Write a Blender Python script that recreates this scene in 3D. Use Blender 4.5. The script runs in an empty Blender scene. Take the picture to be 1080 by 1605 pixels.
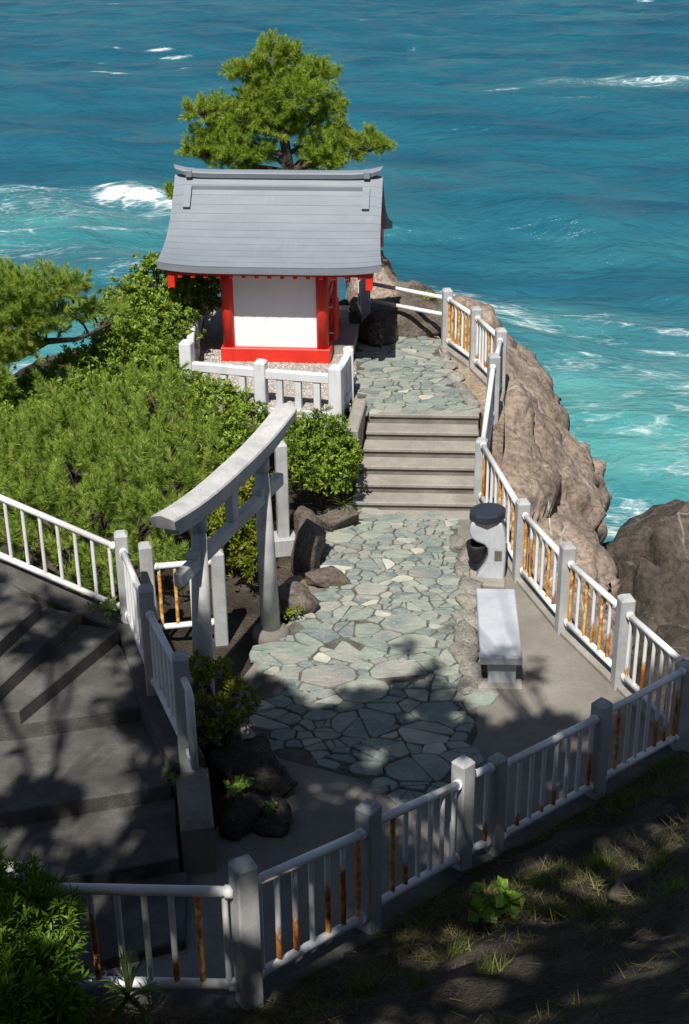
import bpy, bmesh, math, random
import numpy as np
from mathutils import Vector, Matrix, noise as mn

R = math.radians
scene = bpy.context.scene
col = scene.collection

# ------------------------------------------------------------------ camera
th = R(25.1); roll = R(-0.6)
fw = Vector((0, math.cos(th), -math.sin(th))); rt = Vector((1, 0, 0)); up = rt.cross(fw)
rt2 = rt * math.cos(roll) + up * math.sin(roll)
up2 = -rt * math.sin(roll) + up * math.cos(roll)
cam = bpy.data.cameras.new('camera'); camo = bpy.data.objects.new('camera', cam); col.objects.link(camo)
cam.sensor_fit = 'VERTICAL'; cam.sensor_height = 36; cam.sensor_width = 24
cam.lens = 36 * 2200 / 1605; cam.clip_end = 20000; cam.clip_start = 0.1
mw = Matrix((rt2, up2, -fw)).transposed().to_4x4(); mw.translation = (0, 0, 8.2)
camo.matrix_world = mw
scene.camera = camo
# ------------------------------------------------------------------ sky + sun
SUN_EL, SUN_AZ = R(57), R(193)          # azimuth from +Y clockwise: behind the camera, a little to its left
world = bpy.data.worlds.new('World'); scene.world = world; world.use_nodes = True
wn = world.node_tree; bg = wn.nodes['Background']
sky = wn.nodes.new('ShaderNodeTexSky'); sky.sky_type = 'NISHITA'; sky.sun_disc = False
sky.sun_elevation = SUN_EL; sky.sun_rotation = SUN_AZ
wn.links.new(sky.outputs[0], bg.inputs[0]); bg.inputs[1].default_value = 0.052
sl = bpy.data.lights.new('sun', 'SUN'); sl.energy = 5.0; sl.angle = R(0.53); sl.color = (1, 0.95, 0.87)
so = bpy.data.objects.new('sun', sl); col.objects.link(so)
sdir = Vector((math.sin(SUN_AZ) * math.cos(SUN_EL), math.cos(SUN_AZ) * math.cos(SUN_EL), math.sin(SUN_EL)))
so.rotation_euler = sdir.to_track_quat('Z', 'Y').to_euler(); so.location = (-6, -14, 30)
vs = scene.view_settings
vs.view_transform = 'Standard'; vs.look = 'None'; vs.exposure = 0.32; vs.gamma = 1.0; vs.use_curve_mapping = False

# ------------------------------------------------------------------ material helpers
class NT:
    def __init__(s, name):
        s.m = bpy.data.materials.new(name); s.m.use_nodes = True
        s.t = s.m.node_tree; s.b = s.t.nodes['Principled BSDF']; s.out = s.t.nodes['Material Output']
    def n(s, ty, **kw):
        nd = s.t.nodes.new(ty)
        for k, v in kw.items(): setattr(nd, k, v)
        return nd
    def set(s, sock, v):
        if isinstance(v, bpy.types.NodeSocket): s.t.links.new(v, sock)
        elif isinstance(v, (tuple, list)) and len(v) == 3 and sock.type == 'RGBA': sock.default_value = (*v, 1)
        else: sock.default_value = v
    def pos(s): return s.n('ShaderNodeNewGeometry').outputs['Position']
    def geo(s, o): return s.n('ShaderNodeNewGeometry').outputs[o]
    def gen(s): return s.n('ShaderNodeTexCoord').outputs['Generated']
    def objc(s): return s.n('ShaderNodeTexCoord').outputs['Object']
    def rnd(s): return s.n('ShaderNodeObjectInfo').outputs['Random']
    def attr(s, a): return s.n('ShaderNodeAttribute', attribute_name=a).outputs['Fac']
    def map(s, v, scale=(1, 1, 1), loc=(0, 0, 0), rot=(0, 0, 0)):
        nd = s.n('ShaderNodeMapping'); s.set(nd.inputs[0], v)
        nd.inputs['Scale'].default_value = scale; nd.inputs['Rotation'].default_value = rot
        s.set(nd.inputs['Location'], loc); return nd.outputs[0]
    def noise(s, v, sc, det=4, ro=0.55, dist=0.0):
        nd = s.n('ShaderNodeTexNoise'); s.set(nd.inputs['Vector'], v)
        nd.inputs['Scale'].default_value = sc; nd.inputs['Detail'].default_value = det
        nd.inputs['Roughness'].default_value = ro; nd.inputs['Distortion'].default_value = dist
        return nd.outputs['Fac']
    def vor(s, v, sc, feat='F1', out='Distance'):
        nd = s.n('ShaderNodeTexVoronoi', feature=feat); s.set(nd.inputs['Vector'], v)
        nd.inputs['Scale'].default_value = sc; return nd.outputs[out]
    def ramp(s, f, stops, interp='LINEAR'):
        nd = s.n('ShaderNodeValToRGB'); s.set(nd.inputs[0], f); cr = nd.color_ramp; cr.interpolation = interp
        while len(cr.elements) < len(stops): cr.elements.new(0.5)
        for e, (p, c) in zip(cr.elements, stops):
            e.position = p; e.color = (*c, 1) if isinstance(c, (tuple, list)) else (c, c, c, 1)
        return nd.outputs[0]
    def mix(s, f, a, b, mode='MIX'):
        nd = s.n('ShaderNodeMix', data_type='RGBA', blend_type=mode)
        s.set(nd.inputs[0], f); s.set(nd.inputs[6], a); s.set(nd.inputs[7], b); return nd.outputs[2]
    def math(s, op, a, b=0.5, c=None, clamp=False):
        nd = s.n('ShaderNodeMath', operation=op, use_clamp=clamp)
        s.set(nd.inputs[0], a); s.set(nd.inputs[1], b)
        if c is not None: s.set(nd.inputs[2], c)
        return nd.outputs[0]
    def sep(s, v, i): nd = s.n('ShaderNodeSeparateXYZ'); s.set(nd.inputs[0], v); return nd.outputs[i]
    def vadd(s, a, b): nd = s.n('ShaderNodeVectorMath', operation='ADD'); s.set(nd.inputs[0], a); s.set(nd.inputs[1], b); return nd.outputs[0]
    def bump(s, h, st=0.3, d=0.02, nrm=None):
        nd = s.n('ShaderNodeBump'); s.set(nd.inputs['Height'], h)
        nd.inputs['Strength'].default_value = st; nd.inputs['Distance'].default_value = d
        if nrm is not None: s.set(nd.inputs['Normal'], nrm)
        s.set(s.b.inputs['Normal'], nd.outputs[0]); return nd.outputs[0]
    def fin(s, colr=None, rough=None, metal=None, spec=None):
        if colr is not None: s.set(s.b.inputs['Base Color'], colr)
        if rough is not None: s.set(s.b.inputs['Roughness'], rough)
        if metal is not None: s.set(s.b.inputs['Metallic'], metal)
        if spec is not None: s.set(s.b.inputs['Specular IOR Level'], spec)
        return s.m

def mat_stone(name, c0, c1, c2, sc=3.0, fine=60, rough=0.85, bst=0.4, bd=0.01, speck=0.0, streak=0.0):
    t = NT(name); p = t.pos()
    a = t.noise(p, sc, 6, 0.6); b = t.noise(p, fine, 3, 0.6)
    c = t.ramp(a, [(0.3, c0), (0.5, c1), (0.7, c2)])
    c = t.mix(t.math('MULTIPLY', b, 0.45), c, (0.05, 0.05, 0.05), 'OVERLAY')
    if speck:
        v = t.ramp(t.noise(p, 140, 1, 0.5), [(0.45, 0.0), (0.7, 1.0)])
        c = t.mix(t.math('MULTIPLY', v, speck), c, tuple(x * 0.35 for x in c1))
    if streak:
        sk = t.ramp(t.noise(t.map(p, (1, 1, .10)), 16, 5, .65), [(0.5, 0.0), (0.72, 1.0)])
        sk = t.math('MULTIPLY', sk, t.ramp(t.noise(p, 1.7, 3), [(0.4, 0.2), (0.65, 1.0)]))
        c = t.mix(t.math('MULTIPLY', sk, streak), c, tuple(x * .32 for x in c1))
        bl = t.ramp(t.noise(p, 7, 5, .7), [(0.58, 0.0), (0.74, 1.0)])
        c = t.mix(t.math('MULTIPLY', bl, streak * .7), c, (c1[0] * .55, c1[1] * .52, c1[2] * .42))
    t.bump(t.math('ADD', b, t.math('MULTIPLY', a, 2.0)), bst, bd)
    return t.fin(c, rough, spec=0.3)

MAT = {}
MAT['post'] = mat_stone('granite_post', (.38, .39, .40), (.49, .50, .505), (.58, .58, .57), 2.5, 90, 0.8, 0.25, 0.004, 0.25, .45)
MAT['torii'] = mat_stone('torii_granite', (.46, .465, .47), (.59, .59, .585), (.68, .67, .65), 3.2, 90, 0.82, 0.35, 0.006, 0.3, .45)
MAT['fencewhite'] = mat_stone('white_stone_fence', (.60, .61, .64), (.70, .71, .73), (.76, .76, .77), 2.0, 90, 0.75, 0.2, 0.003, 0.1, .35)
MAT['bench'] = mat_stone('bench_granite', (.46, .48, .51), (.54, .56, .59), (.60, .62, .64), 1.6, 120, 0.6, 0.15, 0.003, 0.15, .25)
MAT['terrace'] = mat_stone('terrace_concrete', (.17, .155, .135), (.25, .23, .20), (.33, .305, .27), 1.1, 40, 0.9, 0.4, 0.006, 0.3, .35)
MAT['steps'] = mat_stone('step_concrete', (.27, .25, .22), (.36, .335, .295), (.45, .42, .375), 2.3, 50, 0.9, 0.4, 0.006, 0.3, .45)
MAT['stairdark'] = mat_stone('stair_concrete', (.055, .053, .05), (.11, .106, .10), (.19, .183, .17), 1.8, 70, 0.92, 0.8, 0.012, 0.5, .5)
MAT['riser'] = mat_stone('dark_riser_concrete', (.145, .13, .112), (.22, .20, .175), (.30, .277, .245), 2.6, 50, 0.95, 0.4, 0.006, 0.2)  # risers in a darker tone than the treads
MAT['mortar'] = mat_stone('mortar', (.07, .066, .058), (.125, .118, .10), (.20, .185, .155), 5, 70, 0.95, 0.5, 0.01, 0.2)
MAT['soil'] = mat_stone('hill_soil', (.032, .026, .02), (.075, .06, .046), (.17, .138, .105), 1.7, 26, 0.97, 1.0, 0.09, 0.3, .4)
MAT['gravelbed'] = mat_stone('gravel_bed', (.26, .24, .22), (.36, .33, .30), (.45, .41, .38), 9, 60, 0.95, 0.6, 0.01)
MAT['black'] = mat_stone('dark_lid', (.022, .026, .04), (.032, .038, .055), (.045, .05, .07), 3, 60, 0.35, 0.1, 0.002)
MAT['darkbasin'] = mat_stone('dark_basin', (.012, .012, .014), (.02, .02, .022), (.03, .03, .032), 3, 60, 0.6, 0.1, 0.002)
MAT['plaque'] = mat_stone('bronze_plaque', (.14, .11, .08), (.18, .145, .11), (.22, .18, .14), 6, 60, 0.5, 0.1, 0.002)
MAT['plaster'] = mat_stone('white_plaster', (.80, .81, .83), (.83, .84, .86), (.86, .865, .88), 1.2, 30, 0.85, 0.08, 0.002, 0, .06)
MAT['notice'] = mat_stone('notice_paper', (.70, .74, .80), (.76, .79, .84), (.80, .82, .86), 4, 30, 0.6, 0.02, 0.001)

def mat_red():
    t = NT('vermilion_paint'); p = t.pos()
    a = t.noise(p, 3, 4); c = t.ramp(a, [(0.3, (.58, .022, .012)), (0.7, (.72, .036, .018))])
    k = t.noise(t.map(p, (1, 1, .12)), 20, 5, .7); c = t.mix(t.ramp(k, [(0.55, 0.0), (0.8, .5)]), c, (.36, .022, .014)); c = t.mix(t.ramp(t.noise(p, 28, 4, .7), [(0.66, 0.0), (0.76, .5)]), c, (.74, .16, .10))
    t.bump(t.noise(p, 40, 2), 0.08, 0.003)
    return t.fin(c, 0.42)
MAT['red'] = mat_red()

def mat_roof():
    t = NT('blue_grey_sheet_roof'); p = t.objc()
    a = t.noise(t.map(p, (1.0, 1.0, 6.0)), 1.6, 5); b = t.noise(t.map(p, (9, 1, 1)), 3, 3); r = t.rnd()
    c = t.ramp(a, [(0.3, (.165, .19, .225)), (0.7, (.21, .235, .268))])
    c = t.mix(t.math('MULTIPLY', r, 0.3), c, (.15, .175, .21))
    c = t.mix(t.math('MULTIPLY', t.ramp(b, [(0.55, 0.0), (0.8, 1.0)]), 0.22), c, (.30, .32, .34))
    t.bump(a, 0.12, 0.01)
    return t.fin(c, t.math('MULTIPLY_ADD', b, 0.15, 0.5), 0.0, .4)
MAT['roof'] = mat_roof()

def mat_rail(name, rustamt):
    # white paint; rust climbs from the foot of each bar by its own amount
    t = NT(name); p = t.pos(); g = t.sep(t.gen(), 2); r = t.rnd()
    n1 = t.noise(t.map(p, (1, 1, .35)), 22, 5, .65); n2 = t.noise(p, 6, 4)
    white = t.ramp(n2, [(0.3, (.66, .67, .69)), (0.7, (.80, .80, .80))])
    h = t.ramp(r, [(0.0, -0.2), (0.5, -0.05), (0.56, 0.15), (0.74, 0.32), (0.88, 0.55), (1.0, 0.95)]) if rustamt == 'bar' else 0.0
    if rustamt == 'bar':
        e = t.math('ADD', t.math('SUBTRACT', h, g), t.math('MULTIPLY_ADD', n1, 0.7, -0.38))
        m = t.ramp(e, [(0.0, 0.0), (0.10, 1.0)])
    else:
        m = t.ramp(n1, [(0.61, 0.0), (0.69, 0.8)])
    rust = t.ramp(n1, [(0.30, (.10, .028, .008)), (0.46, (.36, .11, .016)), (0.6, (.58, .27, .045)), (.7, (.66, .45, .16))])
    stain = t.mix(t.ramp(t.noise(p, 3, 3), [(0.5, 0.0), (0.75, 0.35)]), white, (.55, .42, .22))
    c = t.mix(m, stain, rust)
    t.bump(t.math('MULTIPLY', n1, t.math('ADD', m, 0.15)), 0.5, 0.006)
    return t.fin(c, t.math('MULTIPLY_ADD', m, 0.45, 0.4))
MAT['cleanbar'] = mat_rail('white_bar_paint', 'rail'); MAT['rail'] = mat_rail('white_rail_paint', 'rail'); MAT['bar'] = mat_rail('white_bar_paint_rusting', 'bar')

def mat_rustbar():
    t = NT('rusted_bar'); p = t.pos(); n = t.noise(p, 14, 5)
    c = t.ramp(n, [(0.28, (.20, .055, .012)), (0.42, (.48, .19, .03)), (0.54, (.66, .36, .07)), (0.66, (.74, .62, .42))])
    t.bump(n, .5, .005); return t.fin(c, .85)
MAT['rustbar'] = mat_rustbar()

def mat_paver():
    t = NT('green_schist_paver'); r = t.rnd()
    off = t.n('ShaderNodeCombineXYZ'); t.set(off.inputs[0], t.math('MULTIPLY', r, 37.0)); t.set(off.inputs[1], t.math('MULTIPLY', r, 91.0))
    p = t.vadd(t.pos(), off.outputs[0])
    base = t.ramp(r, [(0.0, (.085, .12, .125)), (0.2, (.15, .19, .17)), (0.4, (.225, .265, .215)), (0.56, (.115, .145, .152)), (0.72, (.285, .30, .24)), (0.84, (.205, .195, .19)), (.93, (.35, .34, .28)), (1.0, (.52, .49, .41))])
    st = t.noise(t.map(p, (1.4, 7, 1), rot=(0, 0, .3)), 3.2, 6, .6, 0.6)
    c = t.mix(t.ramp(st, [(0.35, 0.0), (0.7, 0.75)]), base, t.mix(0.5, base, (.46, .48, .42)))
    c = t.mix(t.ramp(t.noise(p, 2.4, 5), [(0.45, 0.0), (0.75, 0.7)]), c, (.12, .155, .16))
    c = t.mix(t.ramp(t.noise(p, 26, 4), [(0.55, 0.0), (0.8, 0.6)]), c, (.50, .50, .44))
    t.bump(t.math('ADD', st, t.math('MULTIPLY', t.noise(p, 45, 3), .5)), 0.5, 0.012)
    return t.fin(c, t.math('MULTIPLY_ADD', st, 0.3, 0.5), spec=.35)
MAT['paver'] = mat_paver()

def mat_rock(name, c0, c1, c2, lich=0.3, sc=1.0, vein=0.5):
    t = NT(name); p = t.pos()
    a = t.noise(p, .9 * sc, 8, .62, .4); b = t.noise(p, 11 * sc, 6, .65)
    c = t.ramp(a, [(0.28, c0), (0.5, c1), (0.72, c2)])
    c = t.mix(t.ramp(b, [(0.35, 0.75), (0.6, 0.0)]), c, tuple(x * .45 for x in c0))
    ol = t.ramp(t.noise(p, 2.6 * sc, 5), [(0.56, 0.0), (0.7, 0.6)])
    c = t.mix(ol, c, (c1[0] * 1.0, c1[1] * 1.08, c1[2] * .75))
    pw = t.vadd(p, t.n('ShaderNodeTexNoise').outputs['Color'])
    ve = t.vor(t.map(pw, (1, 1, 1)), 1.15 * sc, 'DISTANCE_TO_EDGE')
    vm = t.math('MULTIPLY', t.ramp(ve, [(0.0, 1.0), (0.022, 0.0)]), t.ramp(t.noise(p, 1.3, 3), [(0.52, 0.0), (0.62, 1.0)]))
    c = t.mix(t.math('MULTIPLY', vm, vein), c, (.52, .50, .46))
    lm = t.ramp(t.noise(p, 19 * sc, 5, .7), [(0.60, 0.0), (0.68, 1.0)])
    lm = t.math('MULTIPLY', lm, t.ramp(t.noise(p, 2.2 * sc, 3), [(0.5, 0.0), (0.62, 1.0)]))
    c = t.mix(t.math('MULTIPLY', lm, lich), c, (.55, .53, .49))
    cr = t.ramp(t.vor(t.map(t.vadd(p, t.n('ShaderNodeTexNoise').outputs['Color']), (1, 1.4, 1.8)), 1.7 * sc, 'DISTANCE_TO_EDGE'), [(0.0, 0.0), (0.03, 1.0)])
    c = t.mix(t.math('MULTIPLY', t.math('SUBTRACT', 1.0, cr), t.ramp(t.noise(p, 1.1, 3), [(.45, 0.0), (.6, .7)])), c, (.04, .032, .026))
    hgt = t.math('ADD', t.math('MULTIPLY', a, 1.2), t.math('ADD', t.math('MULTIPLY', b, .8), t.math('MULTIPLY', cr, .06)))
    t.bump(hgt, 0.7, 0.05)
    return t.fin(c, .9, spec=.25)
MAT['cliff'] = mat_rock('brown_cliff_rock', (.185, .140, .113), (.295, .232, .188), (.385, .318, .262), .8, 1.0, 1.0)
MAT['darkrock'] = mat_rock('dark_sea_rock', (.040, .034, .030), (.085, .070, .058), (.16, .13, .105), .25, .9, .3)
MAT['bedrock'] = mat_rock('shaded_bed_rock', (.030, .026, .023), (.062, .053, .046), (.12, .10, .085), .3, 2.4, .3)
MAT['boulder'] = mat_rock('garden_boulder', (.085, .068, .058), (.155, .128, .11), (.23, .195, .17), .25, 2.0, .2)
MAT['pinkrock'] = mat_rock('pale_brown_rock', (.22, .16, .13), (.33, .25, .20), (.42, .34, .28), .5, 1.4, .5)
MAT['lichenrock'] = mat_rock('lichen_edging_rock', (.18, .165, .145), (.32, .30, .27), (.46, .44, .41), 1.0, 3.2, .5)
MAT['tanrock'] = mat_rock('tan_bedrock', (.24, .18, .13), (.36, .285, .215), (.46, .38, .30), .4, 1.6, .3)

def mat_leaf(name, stops, rough=.45, trans=.3, tcol=None):
    t = NT(name); r = t.geo('Random Per Island'); p = t.pos()
    f = t.math('MULTIPLY_ADD', t.noise(p, 2.2, 3), .5, t.math('MULTIPLY', r, .55))
    c = t.ramp(f, stops)
    t.fin(c, rough, spec=.35)
    tr = t.n('ShaderNodeBsdfTranslucent'); t.set(tr.inputs[0], t.mix(.35, c, (.30, .36, .04)))
    mx = t.n('ShaderNodeMixShader'); mx.inputs[0].default_value = trans
    t.t.links.new(t.b.outputs[0], mx.inputs[1]); t.t.links.new(tr.outputs[0], mx.inputs[2]); t.t.links.new(mx.outputs[0], t.out.inputs[0])
    return t.m
MAT['pine'] = mat_leaf('pine_needles', [(0.15, (.10, .19, .022)), (0.45, (.28, .42, .045)), (0.68, (.43, .55, .07)), (0.9, (.60, .56, .13))], .5, .45)
MAT['pine2'] = mat_leaf('pine_needles_green', [(0.15, (.105, .19, .035)), (0.45, (.26, .40, .062)), (0.68, (.40, .53, .09)), (0.92, (.60, .50, .18))], .5, .45)
MAT['leaf'] = mat_leaf('glossy_leaves', [(0.15, (.035, .085, .012)), (0.42, (.115, .205, .024)), (0.62, (.23, .33, .036)), (0.85, (.37, .45, .065))], .4, .35)
MAT['leafdark'] = mat_leaf('dark_leaves', [(0.15, (.022, .050, .012)), (0.45, (.050, .090, .016)), (0.7, (.090, .135, .025)), (0.9, (.15, .19, .04))], .4, .25)
MAT['leafbright'] = mat_leaf('bright_leaves', [(0.15, (.05, .12, .015)), (0.5, (.11, .22, .025)), (0.8, (.22, .34, .04))], .4, .35)
MAT['leafyellow'] = mat_leaf('yellow_green_leaves', [(0.15, (.07, .10, .012)), (0.45, (.15, .185, .015)), (0.8, (.30, .32, .03))], .4, .35)
MAT['grass'] = mat_leaf('grass_blades', [(0.15, (.04, .07, .015)), (0.5, (.09, .13, .025)), (0.85, (.20, .19, .08))], .6, .25)
MAT['litter'] = mat_leaf('dry_litter', [(0.15, (.06, .045, .02)), (0.45, (.14, .115, .045)), (0.65, (.10, .12, .03)), (0.85, (.28, .22, .11))], .8, .2)
MAT['bark'] = mat_stone('pine_bark', (.05, .038, .03), (.10, .078, .062), (.17, .14, .115), 9, 40, .95, .8, .02)

def mat_pebble():
    t = NT('gravel_pebbles'); r = t.geo('Random Per Island')
    c = t.ramp(r, [(0.0, (.20, .17, .15)), (0.25, (.42, .36, .32)), (0.5, (.55, .49, .44)), (0.75, (.36, .34, .33)), (1.0, (.66, .63, .60))])
    return t.fin(c, .8)
MAT['pebble'] = mat_pebble()

def mat_sea():
    t = NT('sea_water'); p = t.pos()
    sh = t.attr('shallow'); fo = t.attr('foam')
    big = t.noise(t.map(p, (.05, .11, 1)), 1.0, 4, .55)
    deep = t.ramp(big, [(0.3, (.008, .069, .116)), (0.52, (.013, .098, .147)), (0.72, (.019, .124, .163))])
    tur = t.ramp(t.noise(t.map(p, (.12, .25, 1)), 1.0, 5), [(0.3, (.045, .215, .225)), (0.6, (.095, .305, .300)), (0.8, (.19, .41, .39))])
    c = t.mix(sh, deep, tur)
    pr = t.map(p, (1, 1.55, 1), rot=(0, 0, .12))
    w = t.n('ShaderNodeTexNoise'); t.set(w.inputs[0], t.map(p, (.35, .5, 1))); w.inputs['Scale'].default_value = 1
    pf = t.vadd(t.map(p, (1, 2.2, 1), rot=(0, 0, .2)), w.outputs['Color'])
    f1 = t.noise(pf, .75, 7, .68, .8); f2 = t.vor(t.vadd(pf, t.n('ShaderNodeTexNoise').outputs['Color']), .9, 'DISTANCE_TO_EDGE')
    lace = t.math('ADD', t.math('MULTIPLY_ADD', f1, 1.0, -.58), t.math('MULTIPLY', t.ramp(f2, [(0.0, .16), (0.14, 0.0)]), 1.0))
    f3 = t.noise(pf, 3.6, 4, .7, .5)
    v = t.math('ADD', t.math('ADD', t.math('MULTIPLY', fo, 1.0), t.math('MULTIPLY', lace, 1.5)), t.math('MULTIPLY_ADD', f3, .7, -.35))
    fm = t.ramp(v, [(0.22, 0.0), (0.50, .22), (0.78, .72), (1.05, 1.0)])
    fm = t.math('MULTIPLY', fm, t.ramp(fo, [(0.02, 0.0), (0.35, 1.0)]))
    c = t.mix(fm, c, (.80, .83, .84))
    b1 = t.noise(pr, .30, 3, .5, .5); b2 = t.noise(pr, 1.1, 4, .55, .5); b3 = t.noise(pr, 4.5, 3, .5)
    h = t.math('ADD', t.math('MULTIPLY', b1, 1.1), t.math('ADD', t.math('MULTIPLY', b2, .5), t.math('MULTIPLY', b3, .07)))
    t.bump(h, .6, .9)
    t.fin(c, t.math('MULTIPLY_ADD', fm, .6, .22), spec=.28)
    t.b.inputs['IOR'].default_value = 1.33
    return t.m
MAT['sea'] = mat_sea()

# ------------------------------------------------------------------ geometry helpers
def tri_mesh(name, V, F):
    V = np.asarray(V, np.float32); F = np.asarray(F, np.int32)
    me = bpy.data.meshes.new(name)
    me.vertices.add(len(V)); me.vertices.foreach_set('co', V.ravel())
    me.loops.add(F.size); me.loops.foreach_set('vertex_index', F.ravel())
    k = F.shape[1]
    me.polygons.add(len(F)); me.polygons.foreach_set('loop_start', np.arange(0, F.size, k, dtype=np.int32))
    me.update(calc_edges=True); me.validate()
    return me
def link(name, me, m, parent=None, loc=(0, 0, 0), rot=(0, 0, 0), smooth=False):
    if m is not None and not me.materials: me.materials.append(m)
    if smooth: me.polygons.foreach_set('use_smooth', [True] * len(me.polygons))
    o = bpy.data.objects.new(name, me); col.objects.link(o)
    o.location = loc; o.rotation_euler = rot; o.parent = parent
    return o
def tag(o, label=None, cat=None, group=None, kind=None):
    if label: o['label'] = label
    if cat: o['category'] = cat
    if group: o['group'] = group
    if kind: o['kind'] = kind
    return o
def empty(name, loc=(0, 0, 0), rz=0.0):
    o = bpy.data.objects.new(name, None); col.objects.link(o); o.location = loc; o.rotation_euler = (0, 0, rz)
    o.empty_display_size = .2
    return o
class MB:
    """collects pieces of ONE part"""
    def __init__(s, off=(0, 0, 0)): s.bm = bmesh.new(); s.off = Vector(off)
    def box(s, c, size, rz=0.0, bev=0.008, rot=None):
        r = bmesh.ops.create_cube(s.bm, size=1.0); vs_ = r['verts']
        M = Matrix.Translation(Vector(c) - s.off) @ (rot.to_4x4() if rot is not None else Matrix.Rotation(rz, 4, 'Z')) @ Matrix.Diagonal((*size, 1))
        bmesh.ops.transform(s.bm, matrix=M, verts=vs_)
        if bev:
            es = list({e for v in vs_ for e in v.link_edges})
            bmesh.ops.bevel(s.bm, geom=es, offset=min(bev, min(size) * .3), segments=1, affect='EDGES', profile=.5)
        return s
    def tube(s, pts, rad, seg=10, cap=True):
        pts = [Vector(p) - s.off for p in pts]; n = len(pts)
        rads = rad if isinstance(rad, (list, tuple)) else [rad] * n
        rings = []; prev = None
        for i, p in enumerate(pts):
            d = (pts[min(i + 1, n - 1)] - pts[max(i - 1, 0)]).normalized()
            if prev is None:
                a = d.cross(Vector((0, 0, 1)))
                if a.length < .05: a = d.cross(Vector((1, 0, 0)))
                a.normalize()
            else:
                a = prev - d * prev.dot(d); a.normalize()
            prev = a; b = d.cross(a)
            rings.append([s.bm.verts.new(p + (a * math.cos(2 * math.pi * k / seg) + b * math.sin(2 * math.pi * k / seg)) * rads[i]) for k in range(seg)])
        for i in range(n - 1):
            for k in range(seg):
                f = s.bm.faces.new((rings[i][k], rings[i][(k + 1) % seg], rings[i + 1][(k + 1) % seg], rings[i + 1][k])); f.smooth = True
        if cap: s.bm.faces.new(rings[0][::-1]); s.bm.faces.new(rings[-1])
        return s
    def lathe(s, c, prof, seg=24):
        c = Vector(c) - s.off; rings = []
        for r, z in prof: rings.append([s.bm.verts.new(c + Vector((r * math.cos(2 * math.pi * k / seg), r * math.sin(2 * math.pi * k / seg), z))) for k in range(seg)])
        for i in range(len(rings) - 1):
            for k in range(seg):
                f = s.bm.faces.new((rings[i][k], rings[i][(k + 1) % seg], rings[i + 1][(k + 1) % seg], rings[i + 1][k])); f.smooth = True
        s.bm.faces.new(rings[0][::-1]); s.bm.faces.new(rings[-1]); return s
    def prism(s, poly, z0, z1, inset=0.0, bev=0.0):
        poly = [Vector((p[0], p[1], 0)) - Vector((s.off.x, s.off.y, 0)) for p in poly]
        ar = sum(poly[i].x * poly[(i + 1) % len(poly)].y - poly[(i + 1) % len(poly)].x * poly[i].y for i in range(len(poly)))
        if ar < 0: poly = poly[::-1]
        b = [s.bm.verts.new((p.x, p.y, z0 - s.off.z)) for p in poly]; t = [s.bm.verts.new((p.x, p.y, z1 - s.off.z)) for p in poly]
        n = len(poly); tf = s.bm.faces.new(t); s.bm.faces.new(b[::-1])
        for i in range(n): s.bm.faces.new((b[i], b[(i + 1) % n], t[(i + 1) % n], t[i]))
        if bev: bmesh.ops.bevel(s.bm, geom=list(tf.edges), offset=bev, segments=1, affect='EDGES', profile=.5)
        return s
    def sweep(s, path, sect, caps=True):
        """path: list of (pos, right, up); sect: list of (a, b)"""
        rings = []
        for p, r, u in path:
            rings.append([s.bm.verts.new(Vector(p) - s.off + Vector(r) * a + Vector(u) * b) for a, b in sect])
        k = len(sect)
        for i in range(len(rings) - 1):
            for j in range(k): s.bm.faces.new((rings[i][j], rings[i][(j + 1) % k], rings[i + 1][(j + 1) % k], rings[i + 1][j]))
        if caps: s.bm.faces.new(rings[0][::-1]); s.bm.faces.new(rings[-1])
        return s
    def mesh(s, name):
        bmesh.ops.recalc_face_normals(s.bm, faces=s.bm.faces[:])
        me = bpy.data.meshes.new(name); s.bm.to_mesh(me); s.bm.free(); return me
    def build(s, name, m, parent=None, loc=(0, 0, 0), rot=(0, 0, 0)): return link(name, s.mesh(name), m, parent, loc, rot)

def fbm(p, sc, octv=4, seed=0.0):
    return mn.fractal(Vector(p) * sc + Vector((seed, seed * 1.7, -seed)), 0.9, 2.1, octv, noise_basis='PERLIN_ORIGINAL')
def sstep(a, b, x):
    t = min(1, max(0, (x - a) / (b - a))); return t * t * (3 - 2 * t)
def lerp_tab(tab, x):
    if x <= tab[0][0]: return tab[0][1]
    for (a, va), (b, vb) in zip(tab, tab[1:]):
        if x <= b: return va + (vb - va) * (x - a) / (b - a)
    return tab[-1][1]

def rock(name, c, size, m, seed, label, group=None, rz=0.0, sub=4, cut=11, rough=.07, kind_root=True):
    rng = random.Random(seed)
    bm = bmesh.new(); bmesh.ops.create_icosphere(bm, subdivisions=sub, radius=1.0)
    planes = []
    for _ in range(cut):
        v = Vector((rng.gauss(0, 1), rng.gauss(0, 1), rng.gauss(0, 1))).normalized(); planes.append((v, rng.uniform(.62, .95)))
    S = Vector(size) * .5; amp = min(size)
    for v in bm.verts:
        n = v.co.normalized(); r = 1.15
        for pv, d in planes:
            k = n.dot(pv)
            if k > .01: r = min(r, d / k)
        q = n * r
        w = Vector((q.x * S.x, q.y * S.y, q.z * S.z)) * 1.12
        wp = w + Vector(c)
        dd = fbm(wp, 1.6 / max(.35, amp), 3, seed) * rough * 1.6 + abs(fbm(wp, 5 / max(.35, amp), 3, seed + 5)) * -rough * .8 + fbm(wp, 14 / max(.35, amp), 2, seed + 9) * rough * .25
        v.co = w + n * dd * amp
    me = bpy.data.meshes.new(name); bm.to_mesh(me); bm.free()
    o = link(name, me, m, None, c, (0, 0, rz), smooth=True)
    return tag(o, label, 'rock', group)

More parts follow.
